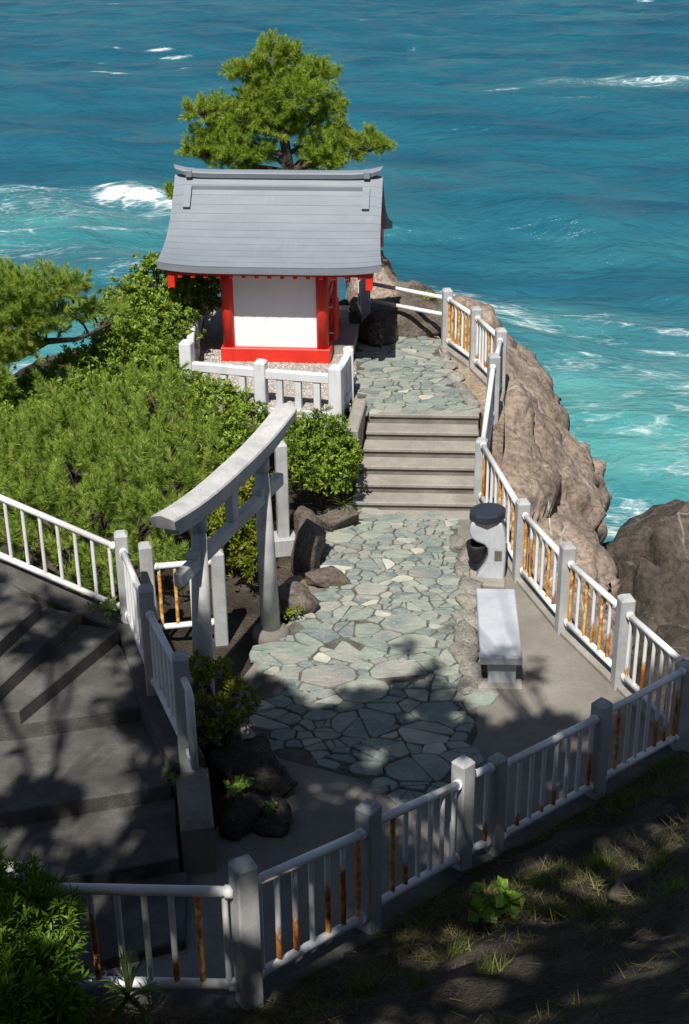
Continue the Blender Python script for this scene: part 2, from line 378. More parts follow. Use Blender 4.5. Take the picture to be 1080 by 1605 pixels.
# scattering of leaves / needles
def basis(nrm, rng):
    n = nrm / (np.linalg.norm(nrm, axis=1, keepdims=True) + 1e-9)
    h = rng.normal(size=n.shape); a = np.cross(n, h); a /= (np.linalg.norm(a, axis=1, keepdims=True) + 1e-9)
    b = np.cross(n, a); return np.stack([a, b, n], axis=2)          # columns
def scatter(tv, tf, pos, nrm, scl, rng):
    B = basis(nrm, rng); tv = np.asarray(tv); tf = np.asarray(tf)
    V = np.einsum('mij,nj->mni', B, tv) * scl[:, None, None] + pos[:, None, :]
    F = tf[None] + (np.arange(len(pos)) * len(tv))[:, None, None]
    return V.reshape(-1, 3), F.reshape(-1, tf.shape[1])
def join_parts(parts):
    V = []; F = []; o = 0
    for v, f in parts: V.append(v); F.append(f + o); o += len(v)
    return np.concatenate(V), np.concatenate(F)
_r = np.random.default_rng(3)
def tuft(nn, ln, wd, spread, stem=.08, seed=1):
    r = np.random.default_rng(seed); V = []; F = []
    for i in range(nn):
        a = r.uniform(0, 2 * math.pi); t = spread * math.sqrt(r.uniform(0.0, 1)); L = ln * r.uniform(.75, 1.15)
        d = np.array([math.sin(t) * math.cos(a), math.sin(t) * math.sin(a), math.cos(t)])
        z0 = r.uniform(-stem, stem * .5)
        p0 = np.array([0, 0, z0]); s = np.cross(d, r.normal(size=3)); s /= np.linalg.norm(s)
        k = len(V); V += [p0 - s * wd * .5, p0 + s * wd * .5, p0 + d * L]; F.append([k, k + 1, k + 2])
    return np.array(V), np.array(F)
def rosette(nl, ln, wd, tilt=(30, 85), seed=1, cup=.25):
    r = np.random.default_rng(seed); V = []; F = []
    for i in range(nl):
        a = 2.4 * i + r.uniform(-.3, .3); t = R(r.uniform(*tilt)); L = ln * r.uniform(.7, 1.15); W = wd * r.uniform(.8, 1.2)
        d = np.array([math.sin(t) * math.cos(a), math.sin(t) * math.sin(a), math.cos(t)])
        s = np.array([-math.sin(a), math.cos(a), 0]); nn = np.cross(d, s)
        p0 = np.array([0, 0, r.uniform(-.02, .01)]) + d * L * .08
        mid = p0 + d * L * .6; tip = p0 + d * L - nn * L * .08
        k = len(V); V += [p0, mid + s * W * .5 + nn * W * cup, tip, mid - s * W * .5 + nn * W * cup]
        F += [[k, k + 1, k + 2], [k, k + 2, k + 3]]
    return np.array(V), np.array(F)
TUFTS = [tuft(46, .17, .0085, R(78), .10, s) for s in (1, 2, 3)]
TUFTS_UP = [tuft(46, .19, .0085, R(58), .14, s) for s in (4, 5, 6)]
def plume(nn, L, ln, wd, seed):
    # a shoot: needles set along an upright axis, shorter and steeper towards the tip
    r = np.random.default_rng(seed); V = []; F = []
    for i in range(nn):
        t = r.uniform(0, 1) ** .8; a = r.uniform(0, 2 * math.pi); th_ = R(74 - 50 * t + r.normal() * 9); l = ln * (1.05 - .35 * t) * r.uniform(.8, 1.15)
        d = np.array([math.sin(th_) * math.cos(a), math.sin(th_) * math.sin(a), math.cos(th_)]); p0 = np.array([.02 * math.sin(3 * t), 0, (t - .35) * L])
        s_ = np.cross(d, r.normal(size=3)); s_ /= np.linalg.norm(s_); k = len(V)
        V += [p0 - s_ * wd * .5, p0 + s_ * wd * .5, p0 + d * l]; F.append([k, k + 1, k + 2])
    return np.array(V), np.array(F)
PLUMES = [plume(150, .34, .125, .0085, s) for s in (1, 2)] + [plume(120, .24, .13, .0085, s) for s in (3, 4)]
PADS = [plume(110, .17, .12, .0085, s) for s in (5, 6, 7)]
TUFTS_MIX = [tuft(52, .17, .0095, R(62), .10, s) for s in (7, 8)] + [tuft(52, .15, .0095, R(85), .12, s) for s in (9, 10)]
ROS = [rosette(9, .075, .030, (25, 88), s) for s in (1, 2, 3)]
ROSB = [rosette(10, .085, .024, (15, 80), s) for s in (4, 5, 6)]

def clump_points(clumps, dens, rng, lo=-.35, shell=(.72, 1.08), flat=1.0, lump=.18):
    P = []; N = []
    for (x, y, z, r) in clumps:
        n = int(dens * 4 * math.pi * r * r * .7) + 3
        d = rng.normal(size=(n, 3)); d /= np.linalg.norm(d, axis=1, keepdims=True)
        d = d[d[:, 2] > lo]
        q = rng.uniform(*shell, size=len(d)) * (1 + lump * np.sin(d[:, 0] * 7 + x * 3) * np.cos(d[:, 1] * 6 + y * 2 + d[:, 2] * 5))
        P.append(np.array([x, y, z]) + d * (q * r)[:, None] * np.array([1, 1, flat])); N.append(d)
    return np.concatenate(P), np.concatenate(N)
def foliage_mesh(name, clumps, temps, dens, seed, upb=.5, jit=.45, scl=(.75, 1.2), **kw):
    rng = np.random.default_rng(seed); parts = []
    P, N = clump_points(clumps, dens, rng, **kw)
    N = N + np.array([0, 0, upb]) + rng.normal(size=N.shape) * jit
    S = rng.uniform(*scl, size=len(P)); w = rng.integers(0, len(temps), len(P))
    for k, (tv, tf) in enumerate(temps):
        m = w == k
        if m.any(): parts.append(scatter(tv, tf, P[m], N[m], S[m], rng))
    V, F = join_parts(parts)
    return tri_mesh(name, V, F)
def branch_mesh(base, clumps, r0, r1, seed, off=(0, 0, 0), trunk=None, bend=.12, seg=6):
    rng = random.Random(seed); mb = MB(off)
    for (x, y, z, r) in clumps:
        tgt = Vector((x, y, z)); st = Vector(base)
        if trunk: st = min(trunk, key=lambda q: (Vector(q) - tgt).length + 1.2 * max(0, q[2] - z + .25)); st = Vector(st)
        L = (tgt - st).length; pts = []; n = 6
        jit = [Vector((rng.uniform(-1, 1), rng.uniform(-1, 1), rng.uniform(-.4, .6))) * bend * L for _ in range(2)]
        for i in range(n):
            t = i / (n - 1); pts.append(st.lerp(tgt, t) + jit[0] * math.sin(math.pi * t) + jit[1] * math.sin(2 * math.pi * t) * .4)
        mb.tube(pts, [r0 + (r1 - r0) * (i / (n - 1)) for i in range(n)], seg)
        for _ in range(3):
            e = tgt + Vector((rng.uniform(-1, 1), rng.uniform(-1, 1), rng.uniform(-.2, .8))) * r * .8
            mb.tube([pts[3], pts[4].lerp(e, .5), e], [r1, r1 * .8, r1 * .4], 5)
    return mb
def shrub(name, clumps, m, temps, dens, seed, label, group=None, z0=None, cat='shrub', **kw):
    base = np.mean([c[:2] for c in clumps], axis=0); zb = z0 if z0 is not None else min(c[2] - c[3] for c in clumps) - .2
    root = empty(name, (float(base[0]), float(base[1]), zb)); tag(root, label, cat, group)
    L = root.location
    cl = [(c[0] - L.x, c[1] - L.y, c[2] - L.z, c[3]) for c in clumps]
    # an inner fill of small clumps keeps the crown dense, the outer shell carries the leaf masses
    link('foliage', foliage_mesh('foliage', cl, temps, dens, seed, **kw), m, root)
    branch_mesh((0, 0, 0), cl, .028, .012, seed).build('stem', MAT['bark'], root)
    return root

# =================================================================== THE SETTING
# ------------------------------------------------------------------ sea
def build_sea():
    SZ = -10.0
    ys = [24.0]
    while ys[-1] < 9000: ys.append(ys[-1] + max(.16, ys[-1] * .0042 if ys[-1] < 260 else ys[-1] * .05))
    ys = np.array(ys); nx = 361; u = np.linspace(-1, 1, nx)
    hw = ys * .62 + 22
    X = u[None, :] * hw[:, None]; Y = np.repeat(ys[:, None], nx, 1)
    rng = np.random.default_rng(7); H = np.zeros_like(X)
    for i in range(26):
        lam = 2.2 * 1.17 ** i * .75; ang = rng.normal(-math.pi / 2 - .15, .5); k = 2 * math.pi / lam
        a = .0135 * lam ** .85 * (1 if lam < 30 else .35)
        ph = k * (X * math.cos(ang) + Y * math.sin(ang)) + rng.uniform(0, 6.28)
        wv = 1 - 2 * np.abs(np.sin(ph * .5 + .35 * np.sin(.09 * X + i))) if i % 2 else np.sin(ph + .5 * np.sin(.11 * X + .07 * Y + i))
        H += a * wv * np.exp(-((Y - 100) / 400).clip(0) ** 2 * 4)
    foam = np.zeros_like(X); shal = np.zeros_like(X)
    def blob(cx, cy, lx, ly, ang=0.0, pw=2.0):
        c, s = math.cos(ang), math.sin(ang); dx = X - cx; dy = Y - cy
        a = (dx * c + dy * s) / lx; b = (-dx * s + dy * c) / ly
        return np.exp(-(np.abs(a) ** pw + np.abs(b) ** pw))
    # breaking wave left of the shrine: a raised crest, its white front and the lace behind
    H += .75 * blob(-12.2, 85.0, 3.6, 1.8, -.12)
    H += .5 * blob(-22, 86.0, 9.0, 2.2, .08) + .45 * blob(-18, 75.0, 10, 1.8, .15)
    H += .6 * blob(24.5, 127.5, 8.5, 2.5, .0) + .35 * blob(10.0, 60.0, 4, 1.5, -.3) + .3 * blob(12, 48, 3, 1.2, .3)
    F = [(-13.5, 84.4, 1.5, 1.7, -.2, .98), (-11.9, 83.6, 2.2, 1.3, -.3, .95), (-9.6, 82.0, 2.6, 1.0, -.55, .85), (-7.6, 80.0, 2.8, 1.3, -.7, .66), (-14.6, 86.0, .9, .6, .3, .9), (-10.5, 80.6, 2.5, 1.4, -.3, .45),
         (-21, 85.5, 7, 1.0, .12, .50), (-18, 82, 9, 4.0, .1, .36), (-20, 74.8, 8, .8, .22, .58), (-13, 76.4, 5, .8, .2, .50), (-24, 70.5, 8, .7, .1, .52), (-16, 71, 7, 3.5, .1, .33), (-25, 79, 6, 1.0, -.1, .45), (-15, 79.5, 4, 1.2, .4, .42),
         (-10, 65, 2.2, 1.5, .2, .42), (-12, 67, .9, .5, 0, .62), (-10.2, 66.2, .7, .4, 0, .6), (-16, 64, 4, 1, .1, .36),
         (22, 128.5, 4, 1.0, .15, .62), (28, 126.5, 7, 1.3, -.08, .62), (24, 125, 9, 2.6, .0, .38), (13.5, 121, 2.2, .5, 0, .55), (19, 117, 3, .4, 0, .42),
         (-19.5, 158, 1.5, .8, -.1, 1.0), (-17.5, 154.5, 1.8, .5, -.1, .9), (-24, 158.5, .6, .9, 0, .75), (-24, 148, .9, .4, 0, .7), (-22.5, 137.5, 1.6, .6, -.1, .85), (-20.6, 136, 1.0, .45, 0, .85), (-14.8, 139, .7, .4, 0, .7), (-15, 127.5, 1.5, .35, 0, .5),
         (-31, 205, 1, .9, 0, .8), (-17, 204, .7, .8, 0, .7), (42, 204, 1.1, 1, 0, .9), (39, 190, .5, .6, 0, .6), (8, 160, .8, .5, 0, .5), (-31, 152, .8, .5, 0, .6), (-14, 146, .5, .4, 0, .6), (3, 178, .7, .5, 0, .5), (-6, 172, .6, .4, 0, .5),
         (6.0, 61.6, 3.0, 2.4, -.4, .70), (4.6, 64.5, 2.2, 1.4, 0, .58), (7.8, 58.6, 2.2, .6, -.5, .62), (9.8, 60.9, 2.8, .5, .35, .66), (8.2, 59.6, 1.0, 2.6, .8, .48), (12.0, 59.4, 2.6, .35, -.35, .55), (10.0, 57.6, 3.0, 1.4, 0, .36),
         (10.4, 54.2, 2.2, .45, .2, .50), (9.0, 52.8, 1.6, 1.4, 0, .40), (13.6, 55.6, 2.0, .5, -.3, .50), (14.8, 58.4, 1.4, .8, -.3, .58), (13.2, 50.6, 1.6, .6, .8, .56), (10.9, 49.4, 1.4, .4, .75, .58), (14.4, 48.2, 2.6, .9, -.3, .56), (12.8, 46.6, 2.2, .4, -.5, .54), (10.6, 45.4, 2.4, .5, .3, .46), (9.0, 47.5, 1.6, 2.4, .2, .38), (12, 52.5, 3.5, 2.4, 0, .34),
         (11.2, 42, 2.4, .5, -.4, .50), (9.0, 39.8, 1.6, 1.2, 0, .62), (8.0, 38.4, 1.2, 1.4, 0, .72), (12, 43.4, 2.6, 2.2, 0, .36), (7.3, 47, .7, 5, .15, .46), (7.6, 43, .8, 4, .1, .5), (6.6, 54.5, .8, 4, .2, .42),
         (-12.5, 53.2, 2.5, 1.0, 0, .58), (-9, 55, 2.4, .9, .2, .46), (-14, 50, 3, 1.2, 0, .62), (-7, 58, 2.6, 1.2, 0, .38), (2.0, 40, 3, 3, 0, .5), (-4, 44, 4, 3, 0, .5)]
    for cx, cy, lx, ly, an, st in F: foam = np.maximum(foam, st * blob(cx, cy, lx, ly, an))
    for cx, cy, lx, ly, st in [(-18, 77, 17, 8, .55), (-10, 69, 7, 7, .35), (25, 124, 12, 5, .28), (9, 46, 7, 11, .95), (8, 60, 6, 4, .6), (14, 48, 7, 11, .85), (-11, 54, 12, 8, .8), (3, 46, 10, 10, .6), (17, 72, 10, 4, .18), (2, 92, 12, 4, .15)]:
        shal = np.maximum(shal, st * blob(cx, cy, lx, ly))
    H += foam * .10
    V = np.stack([X, Y, SZ + H], -1).reshape(-1, 3); ny = len(ys)
    i, j = np.meshgrid(np.arange(ny - 1), np.arange(nx - 1), indexing='ij'); a = (i * nx + j).ravel()
    me = tri_mesh('sea', V, np.stack([a, a + 1, a + nx + 1, a + nx], 1))
    for nm, arr in (('foam', foam), ('shallow', shal)):
        at = me.attributes.new(nm, 'FLOAT', 'POINT'); at.data.foreach_set('value', arr.astype(np.float32).ravel())
    tag(link('sea', me, MAT['sea'], smooth=True), kind='structure')
build_sea()

# ------------------------------------------------------------------ ground of the headland (one sheet)
FRONT = [(-7.0, 7.3, 1.5), (-1.75, 7.1, 1.38), (-.65, 7.04, 1.3), (.15, 8.29, .8), (.97, 9.61, .3), (1.29, 9.9, .22), (2.38, 10.93, .05), (3.35, 11.85, -.05), (4.6, 13.0, -.8), (9, 16, -5)]
def front(x):
    for (a, ya, za), (b, yb, zb) in zip(FRONT, FRONT[1:]):
        if x <= b: t = max(0, (x - a) / (b - a)); return ya + (yb - ya) * t, za + (zb - za) * t
    return FRONT[-1][1], FRONT[-1][2]
EDGE_R = [(10, 3.6), (11.9, 3.3), (13, 2.9), (14.2, 2.5), (15.5, 2.15), (17.7, 1.85), (19.9, 2.25), (21, 2.05), (22, 1.7), (24, 1.3), (26, .6), (28, -.3)]
def ground_z(x, y):
    yf, zf = front(x)
    n = fbm((x, y, 0), .55, 4, 3) * .22 + fbm((x, y, 0), 2.0, 4, 8) * .10
    if y < yf:
        d = yf - y; z = zf + .45 * d + .035 * d * d
        z = min(z, 6.62 + .12 * max(0, -y))
        w = sstep(0, 1.0, d)
        z += n * w * (1.0 if y > 2 else .4)
        z -= .42 * max(0, x - 3.6 - .15 * y) ** 1.3
        return max(z, -11.5)
    z = -.06
    left = max(0, -1.9 - x) if y > 13.6 else max(0, -4.6 - x)
    z2 = .25 * sstep(0, .6, left) - .08 * left - .30 * max(0, left - 3.2) ** 1.6
    z += z2 + n * sstep(0, .8, left) * .6
    u = sstep(18.4, 19.2, y) * sstep(-4.5, -2.6, x)
    z += .85 * u
    back = max(0, y - 24.6); z -= .5 * back ** 1.5
    er = lerp_tab(EDGE_R, y); r = max(0, x - er + .12); z -= 2.2 * r
    return max(z, -12.0)
def build_ground():
    xs = np.arange(-13, 9.01, .16); yy = np.arange(-14, 31.01, .16)
    V = [(x, y, ground_z(x, y)) for y in yy for x in xs]; nx = len(xs); ny = len(yy)
    i, j = np.meshgrid(np.arange(ny - 1), np.arange(nx - 1), indexing='ij'); a = (i * nx + j).ravel()
    me = tri_mesh('ground', V, np.stack([a, a + 1, a + nx + 1, a + nx], 1))
    tag(link('ground', me, MAT['soil'], smooth=True), kind='structure')
build_ground()

# terrace slab
TERR = [(3.30, 11.93), (2.38, 11.05), (1.3, 10.05), (.97, 9.78), (.2, 8.55), (-.62, 7.3), (-1.75, 7.26), (-3.9, 7.4), (-3.9, 9.3), (-1.5, 9.95), (-1.05, 11.0), (-1.25, 12.2), (-1.15, 13.2), (-.95, 13.75), (-.62, 14.6), (-.6, 15.6), (-.5, 16.8), (-.35, 17.7), (1.98, 17.9), (2.26, 15.5), (2.60, 14.2), (3.02, 13.0)]
tag(MB().prism(TERR, -.5, 0.0).build('terrace', MAT['terrace']), kind='structure')
# retaining wall that carries the front fence above the sunk walkway
def strip_wall():
    mb = MB(); pts = FRONT[1:8]
    path = []
    for k, (x, y, z) in enumerate(pts):
        a = Vector(pts[max(0, k - 1)]); b = Vector(pts[min(len(pts) - 1, k + 1)]); d = (b - a); d.z = 0; d.normalize()
        path.append(((x, y, z - .02), Vector((d.y, -d.x, 0)), Vector((0, 0, 1))))
    mb.sweep(path, [(-.16, .05), (-.16, -1.9), (.16, -1.9), (.16, .05)])
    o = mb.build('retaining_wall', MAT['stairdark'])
    tag(o, 'low concrete retaining wall carrying the front fence above the walkway', 'wall')
strip_wall()

# ------------------------------------------------------------------ stone paths
def inside(poly, x, y):
    c = False; n = len(poly)
    for i in range(n):
        (x1, y1), (x2, y2) = poly[i], poly[(i + 1) % n]
        if (y1 > y) != (y2 > y) and x < (x2 - x1) * (y - y1) / (y2 - y1) + x1: c = not c
    return c
def laguerre(pts, asp=1.35):
    P = [(x / asp, y, r) for x, y, r in pts]; cells = []
    for i, (x, y, r) in enumerate(P):
        poly = [(x - .6, y - .6), (x + .6, y - .6), (x + .6, y + .6), (x - .6, y + .6)]
        nb = sorted(range(len(P)), key=lambda j: (P[j][0] - x) ** 2 + (P[j][1] - y) ** 2)[1:30]
        for j in nb:
            xj, yj, rj = P[j]; dx, dy = xj - x, yj - y; D = math.hypot(dx, dy); dx /= D; dy /= D
            t = (D * D + r * r - rj * rj) / (2 * D); out = []
            for k in range(len(poly)):
                a = poly[k]; b = poly[(k + 1) % len(poly)]
                da = (a[0] - x) * dx + (a[1] - y) * dy - t; db = (b[0] - x) * dx + (b[1] - y) * dy - t
                if da <= 0: out.append(a)
                if (da < 0) != (db < 0) and da != db: s = da / (da - db); out.append((a[0] + (b[0] - a[0]) * s, a[1] + (b[1] - a[1]) * s))
            poly = out
            if len(poly) < 3: break
        cells.append([(px * asp, py) for px, py in poly] if len(poly) >= 3 else None)
    return cells
def stone_path(name, poly, z, radius, seed, asp=1.35, gap=.011, h=(.012, .036)):
    rng = random.Random(seed)
    root = MB().prism(poly, z - .3, z + .006).build(name, MAT['mortar']); tag(root, kind='structure')
    xs = [p[0] for p in poly]; ys = [p[1] for p in poly]; pts = []
    for attempt in range(16000):
        x = rng.uniform(min(xs) - .3, max(xs) + .3); y = rng.uniform(min(ys) - .3, max(ys) + .3)
        big = attempt < 700; lo, hi = radius(x, y)
        r = rng.uniform(lo + (hi - lo) * .55, hi) if big else rng.uniform(lo, lo + (hi - lo) * .35)
        if all(((x - a) / asp) ** 2 + (y - b) ** 2 > ((r + c) * .93) ** 2 for a, b, c in pts): pts.append((x, y, r))
    cells = []
    def split(c, dep):
        ar = abs(sum(c[k - 1][0] * c[k][1] - c[k][0] * c[k - 1][1] for k in range(len(c)))) * .5
        if dep == 0 or ar < .022 or rng.random() > min(.75, .25 + ar * 4): return [c]
        cx = sum(p[0] for p in c) / len(c) + rng.gauss(0, .03); cy = sum(p[1] for p in c) / len(c) + rng.gauss(0, .03); a = rng.gauss(0, .8) if rng.random() < .6 else rng.uniform(0, 3.14)
        nx, ny = -math.sin(a), math.cos(a); A = []; B = []
        for k in range(len(c)):
            p, q = c[k], c[(k + 1) % len(c)]; dp = (p[0] - cx) * nx + (p[1] - cy) * ny; dq = (q[0] - cx) * nx + (q[1] - cy) * ny
            (A if dp >= 0 else B).append(p)
            if (dp >= 0) != (dq >= 0): t = dp / (dp - dq); m_ = (p[0] + (q[0] - p[0]) * t, p[1] + (q[1] - p[1]) * t); A.append(m_); B.append(m_)
        return [z_ for h_ in (A, B) if len(h_) >= 3 for z_ in split(h_, dep - 1)]
    for (x, y, r), c in zip(pts, laguerre(pts, asp)):
        if c is not None and inside(poly, x, y): cells += split(c, 2)
    stones = []
    for c in cells:
        cx = sum(p[0] for p in c) / len(c); cy = sum(p[1] for p in c) / len(c)
        # drop very short edges, inset, round the corners
        q = [p for k, p in enumerate(c) if math.hypot(p[0] - c[k - 1][0], p[1] - c[k - 1][1]) > .012]
        if len(q) < 3: continue
        ar = abs(sum(q[k - 1][0] * q[k][1] - q[k][0] * q[k - 1][1] for k in range(len(q)))) * .5
        if ar < .0022: continue
        g = gap * rng.uniform(.7, 1.5); q2 = []
        for px, py in q:
            d = math.hypot(px - cx, py - cy); f = max(.3, 1 - g / max(d, .02)); q2.append((cx + (px - cx) * f, cy + (py - cy) * f))
        out = []
        for k in range(len(q2)):
            a = q2[k]; b = q2[(k + 1) % len(q2)]; c1 = rng.uniform(.07, .20); c2 = rng.uniform(.80, .93)
            j = lambda s=.004: rng.gauss(0, s)
            out += [(a[0] + (b[0] - a[0]) * c1 + j(), a[1] + (b[1] - a[1]) * c1 + j()), (a[0] + (b[0] - a[0]) * c2 + j(), a[1] + (b[1] - a[1]) * c2 + j())]
        stones.append((ar, cx, cy, out))
    stones.sort(key=lambda s: -s[0]); rest = MB()
    for k, (ar, cx, cy, out) in enumerate(stones):
        hh = rng.uniform(*h); tx, ty = rng.gauss(0, .035), rng.gauss(0, .035)
        bm = bmesh.new() if k < 295 else rest.bm; ox, oy, oz = (cx, cy, z) if k < 295 else (0, 0, 0)
        def ring(sc, zz): return [bm.verts.new((cx + (px - cx) * sc - ox, cy + (py - cy) * sc - oy, z - oz + zz + (tx * (px - cx) + ty * (py - cy) if zz > 0 else 0))) for px, py in out]
        d = math.sqrt(ar); s1 = 1 - .012 / d
        r0 = ring(1, -.02); r1 = ring(1, hh * .62); r2 = ring(s1, hh); n = len(out)
        for A, B in ((r0, r1), (r1, r2)):
            for i in range(n): bm.faces.new((A[i], A[(i + 1) % n], B[(i + 1) % n], B[i]))
        bm.faces.new(r2); bmesh.ops.recalc_face_normals(bm, faces=bm.faces[:])
        if k < 295:
            me = bpy.data.meshes.new('paving_stone'); bm.to_mesh(me); bm.free()
            link('paving_stone', me, MAT['paver'], root, (cx, cy, z))
    if len(stones) > 295: tag(rest.build('small_paving_stones', MAT['paver'], root), kind='stuff')
    return root
LOWER = [(-.22, 17.47), (1.55, 17.42), (1.46, 16.2), (1.52, 14.7), (1.44, 13.2), (1.34, 12.1), (1.12, 11.44), (.9, 11.0), (.58, 10.95), (.1, 11.35), (-.67, 11.7), (-1.06, 12.35), (-1.02, 13.2), (-.78, 14.2), (-.36, 14.8), (-.22, 15.6), (-.30, 16.3)]
def rad_low(x, y):
    k = sstep(14.8, 13.6, y); e = sstep(.95, 1.25, x)
    hi = .185 + .11 * k - .10 * e; return (.036 + .01 * k, hi)
stone_path('stone_path', LOWER, 0.0, rad_low, 11)
UPPER = [(.20, 19.1), (1.86, 18.98), (1.72, 20.0), (1.58, 21.0), (1.56, 22.4), (.95, 22.7), (.2, 22.7), (.22, 20.4)]
stone_path('upper_stone_path', UPPER, .85, lambda x, y: (.04, .17), 23, 1.6)
tag(MB().prism([(.22, 19.28), (2.0, 19.17), (2.02, 18.62), (2.28, 18.6), (2.42, 19.9), (2.1, 21.0), (1.72, 22.1), (1.5, 23.2), (.0, 23.4), (-.1, 20.4)], .2, .845).build('upper_terrace', MAT['tanrock']), kind='structure')

# ------------------------------------------------------------------ steps between the two levels
st = empty('stone_steps', (1.0, 17.5, 0)); tag(st, 'wide flight of six concrete steps climbing from the lower stone path to the shrine level', 'steps')
for i in range(6):
    y0 = 17.50 + .295 * i; xl = .13 + .05 * i; xr = 1.80 + .03 * i; rise = .1417 * (i + 1) + (.012 if i == 5 else 0); k = .003 * (5 - i)
    back = (.30, .41) if i < 5 else (.24, .33)
    poly = [(xl - k, y0 + .06), (xr + k, y0 - .05), (xr + k + .02, y0 + back[0]), (xl - k + .03, y0 + back[1])]
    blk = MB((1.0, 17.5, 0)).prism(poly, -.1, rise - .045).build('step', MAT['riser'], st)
    poly = [(xl - k - .006, y0 + .03), (xr + k + .006, y0 - .08), (xr + k + .026, y0 + back[0] - .035), (xl - k + .024, y0 + back[1] - .035)]
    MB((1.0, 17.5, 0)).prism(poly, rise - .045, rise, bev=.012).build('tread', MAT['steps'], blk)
mb = MB((1.0, 17.5, 0)).prism([(-.35, 17.28), (1.84, 17.20), (1.86, 17.46), (-.05, 17.56)], -.1, .018, bev=.008); mb.build('bottom_slab', MAT['steps'], st)
w = MB(); w.prism([(.02, 18.05), (.20, 18.02), (.34, 19.25), (.16, 19.32)], -.2, 1.0, bev=.02)
tag(w.build('stair_side_wall', MAT['steps']), 'low grey concrete side wall at the left of the wide steps', 'wall')

# shrine platform with its gravel
PLAT = [(-2.42, 19.32), (-.06, 18.72), (.08, 19.5), (.20, 20.4), (.16, 21.0), (.10, 23.7), (-2.5, 24.0)]
tag(MB().prism(PLAT, .2, 1.0, bev=.02).build('shrine_platform', MAT['gravelbed']), kind='structure')
def pebbles():
    rng = np.random.default_rng(5); P = []
    while len(P) < 9000:
        x = rng.uniform(-2.5, .2); y = rng.uniform(18.7, 22.2)
        if inside(PLAT, x, y): P.append((x, y, 1.0))
    P = np.array(P)
    tv = np.array([(1, 0, 0), (0, 1, 0), (-1, 0, 0), (0, -1, 0), (0, 0, .65), (0, 0, -.65)]) * .017; tf = np.array([(0, 1, 4), (1, 2, 4), (2, 3, 4), (3, 0, 4), (1, 0, 5), (2, 1, 5), (3, 2, 5), (0, 3, 5)])
    V, F = scatter(tv, tf, P, np.array([0, 0, 1.0]) + rng.normal(size=P.shape) * .3, rng.uniform(.6, 1.35, len(P)), rng)
    o = link('gravel', tri_mesh('gravel', V, F), MAT['pebble'])
    tag(o, 'pale pink and grey gravel spread around the foot of the shrine', 'gravel', kind='stuff')
pebbles()
#MORE
# =================================================================== CLIFF AND ROCKS
def build_cliff():
    tab = [  # y, inner x, inner z, edge x, edge z
        (10.6, 3.55, -.35, 3.85, -1.1), (11.9, 3.40, -.12, 3.8, -1.0), (12.9, 3.02, -.10, 3.6, -.95), (14.2, 2.62, -.10, 3.55, -1.0), (15.5, 2.28, -.10, 3.6, -1.1), (17.7, 1.98, -.08, 3.8, -1.1), (18.8, 2.2, .35, 3.95, -1.1), (19.9, 2.38, .75, 4.1, -1.0),
        (21, 2.18, .80, 4.25, -1.0), (22, 1.82, .80, 4.3, -1.05), (23.2, 1.6, .75, 4.25, -1.05), (24.5, 1.3, .7, 4.05, -.8), (26, .9, .55, 3.55, -.45), (27.4, .3, .2, 2.7, -.3), (28.6, -.8, -.6, 1.4, -1.4)]
    cols = lambda k: [(r[0], r[k]) for r in tab]
    c1, c2, c3, c4 = cols(1), cols(2), cols(3), cols(4)
    ys = np.arange(10.6, 28.61, .075); nu = 150; V = []
    for y in ys:
        xi, zi, xe, ze = lerp_tab(c1, y), lerp_tab(c2, y), lerp_tab(c3, y), lerp_tab(c4, y)
        xe += .22 * fbm((0, y, 0), .45, 3, 2) + .08 * fbm((0, y, 0), 2.0, 3, 6)
        # profile: top slope, rounded shoulder, wall to the water
        top = math.hypot(xe - xi, ze - zi); fall = 9.6; tot = top + fall
        for k in range(nu):
            s = (k / (nu - 1)) ** 1.5 * tot
            if s < top:
                t = s / top; x = xi + (xe - xi) * t; z = zi + (ze - zi) * (t * .55 + .45 * t ** 2.4); nrm = Vector((.3 + .4 * t, 0, 1)).normalized()
            else:
                t = (s - top) / fall; sh = 1 - math.exp(-(s - top) * 1.1)
                x = xe + .16 * sh + .30 * t + .15 * math.sin(t * 9 + y * .7) * sh; z = ze - (s - top); nrm = Vector((1, 0, .35)).normalized()
            p = Vector((x, y, z)); wgt = sstep(0, .35, s)
            q = Vector((p.x, p.y, p.z * 1.5)) + Vector((fbm(p, .9, 3, 4), fbm(p, .9, 3, 14), fbm(p, .9, 3, 24))) * .28
            def facet(q, sc):
                ds, ps = mn.voronoi(q * sc); c0 = ps[0]; hv = mn.cell_vector(c0 * 7.3); e = min(1.0, (ds[1] - ds[0]) * 7.0)
                return ((hv.x - .5) * .9 + (q * sc - c0).dot(hv - Vector((.5, .5, .5))) * .9) - (1 - e) * .34
            d = fbm(p, .5, 3, 1) * .16 + facet(q, .42) * .30 + facet(q + Vector((5, 3, 1)), 1.3) * .12 + facet(q + Vector((1, 8, 3)), 3.2) * .035 + fbm(p, 3.0, 4, 7) * .02 - abs(fbm(p, 6.5, 3, 9)) * .02
            d *= 1 - .6 * sstep(23.5, 25.5, y)
            if s >= top: d *= 1.5
            V.append(p + nrm * d * wgt)
    ny = len(ys); i, j = np.meshgrid(np.arange(ny - 1), np.arange(nu - 1), indexing='ij'); a = (i * nu + j).ravel()
    me = tri_mesh('cliff_rock', [tuple(v) for v in V], np.stack([a, a + 1, a + nu + 1, a + nu], 1))
    o = link('cliff_rock', me, MAT['cliff'], smooth=True)
    tag(o, 'large weathered brown cliff falling from the white fence to the turquoise sea', 'cliff')
build_cliff()
rock('shore_rock', (6.6, 22.6, -6.2), (5.4, 5.6, 7.6), MAT['darkrock'], 41, 'huge dark brown shore rock at the right edge, beyond the cliff', rough=.09, sub=5)
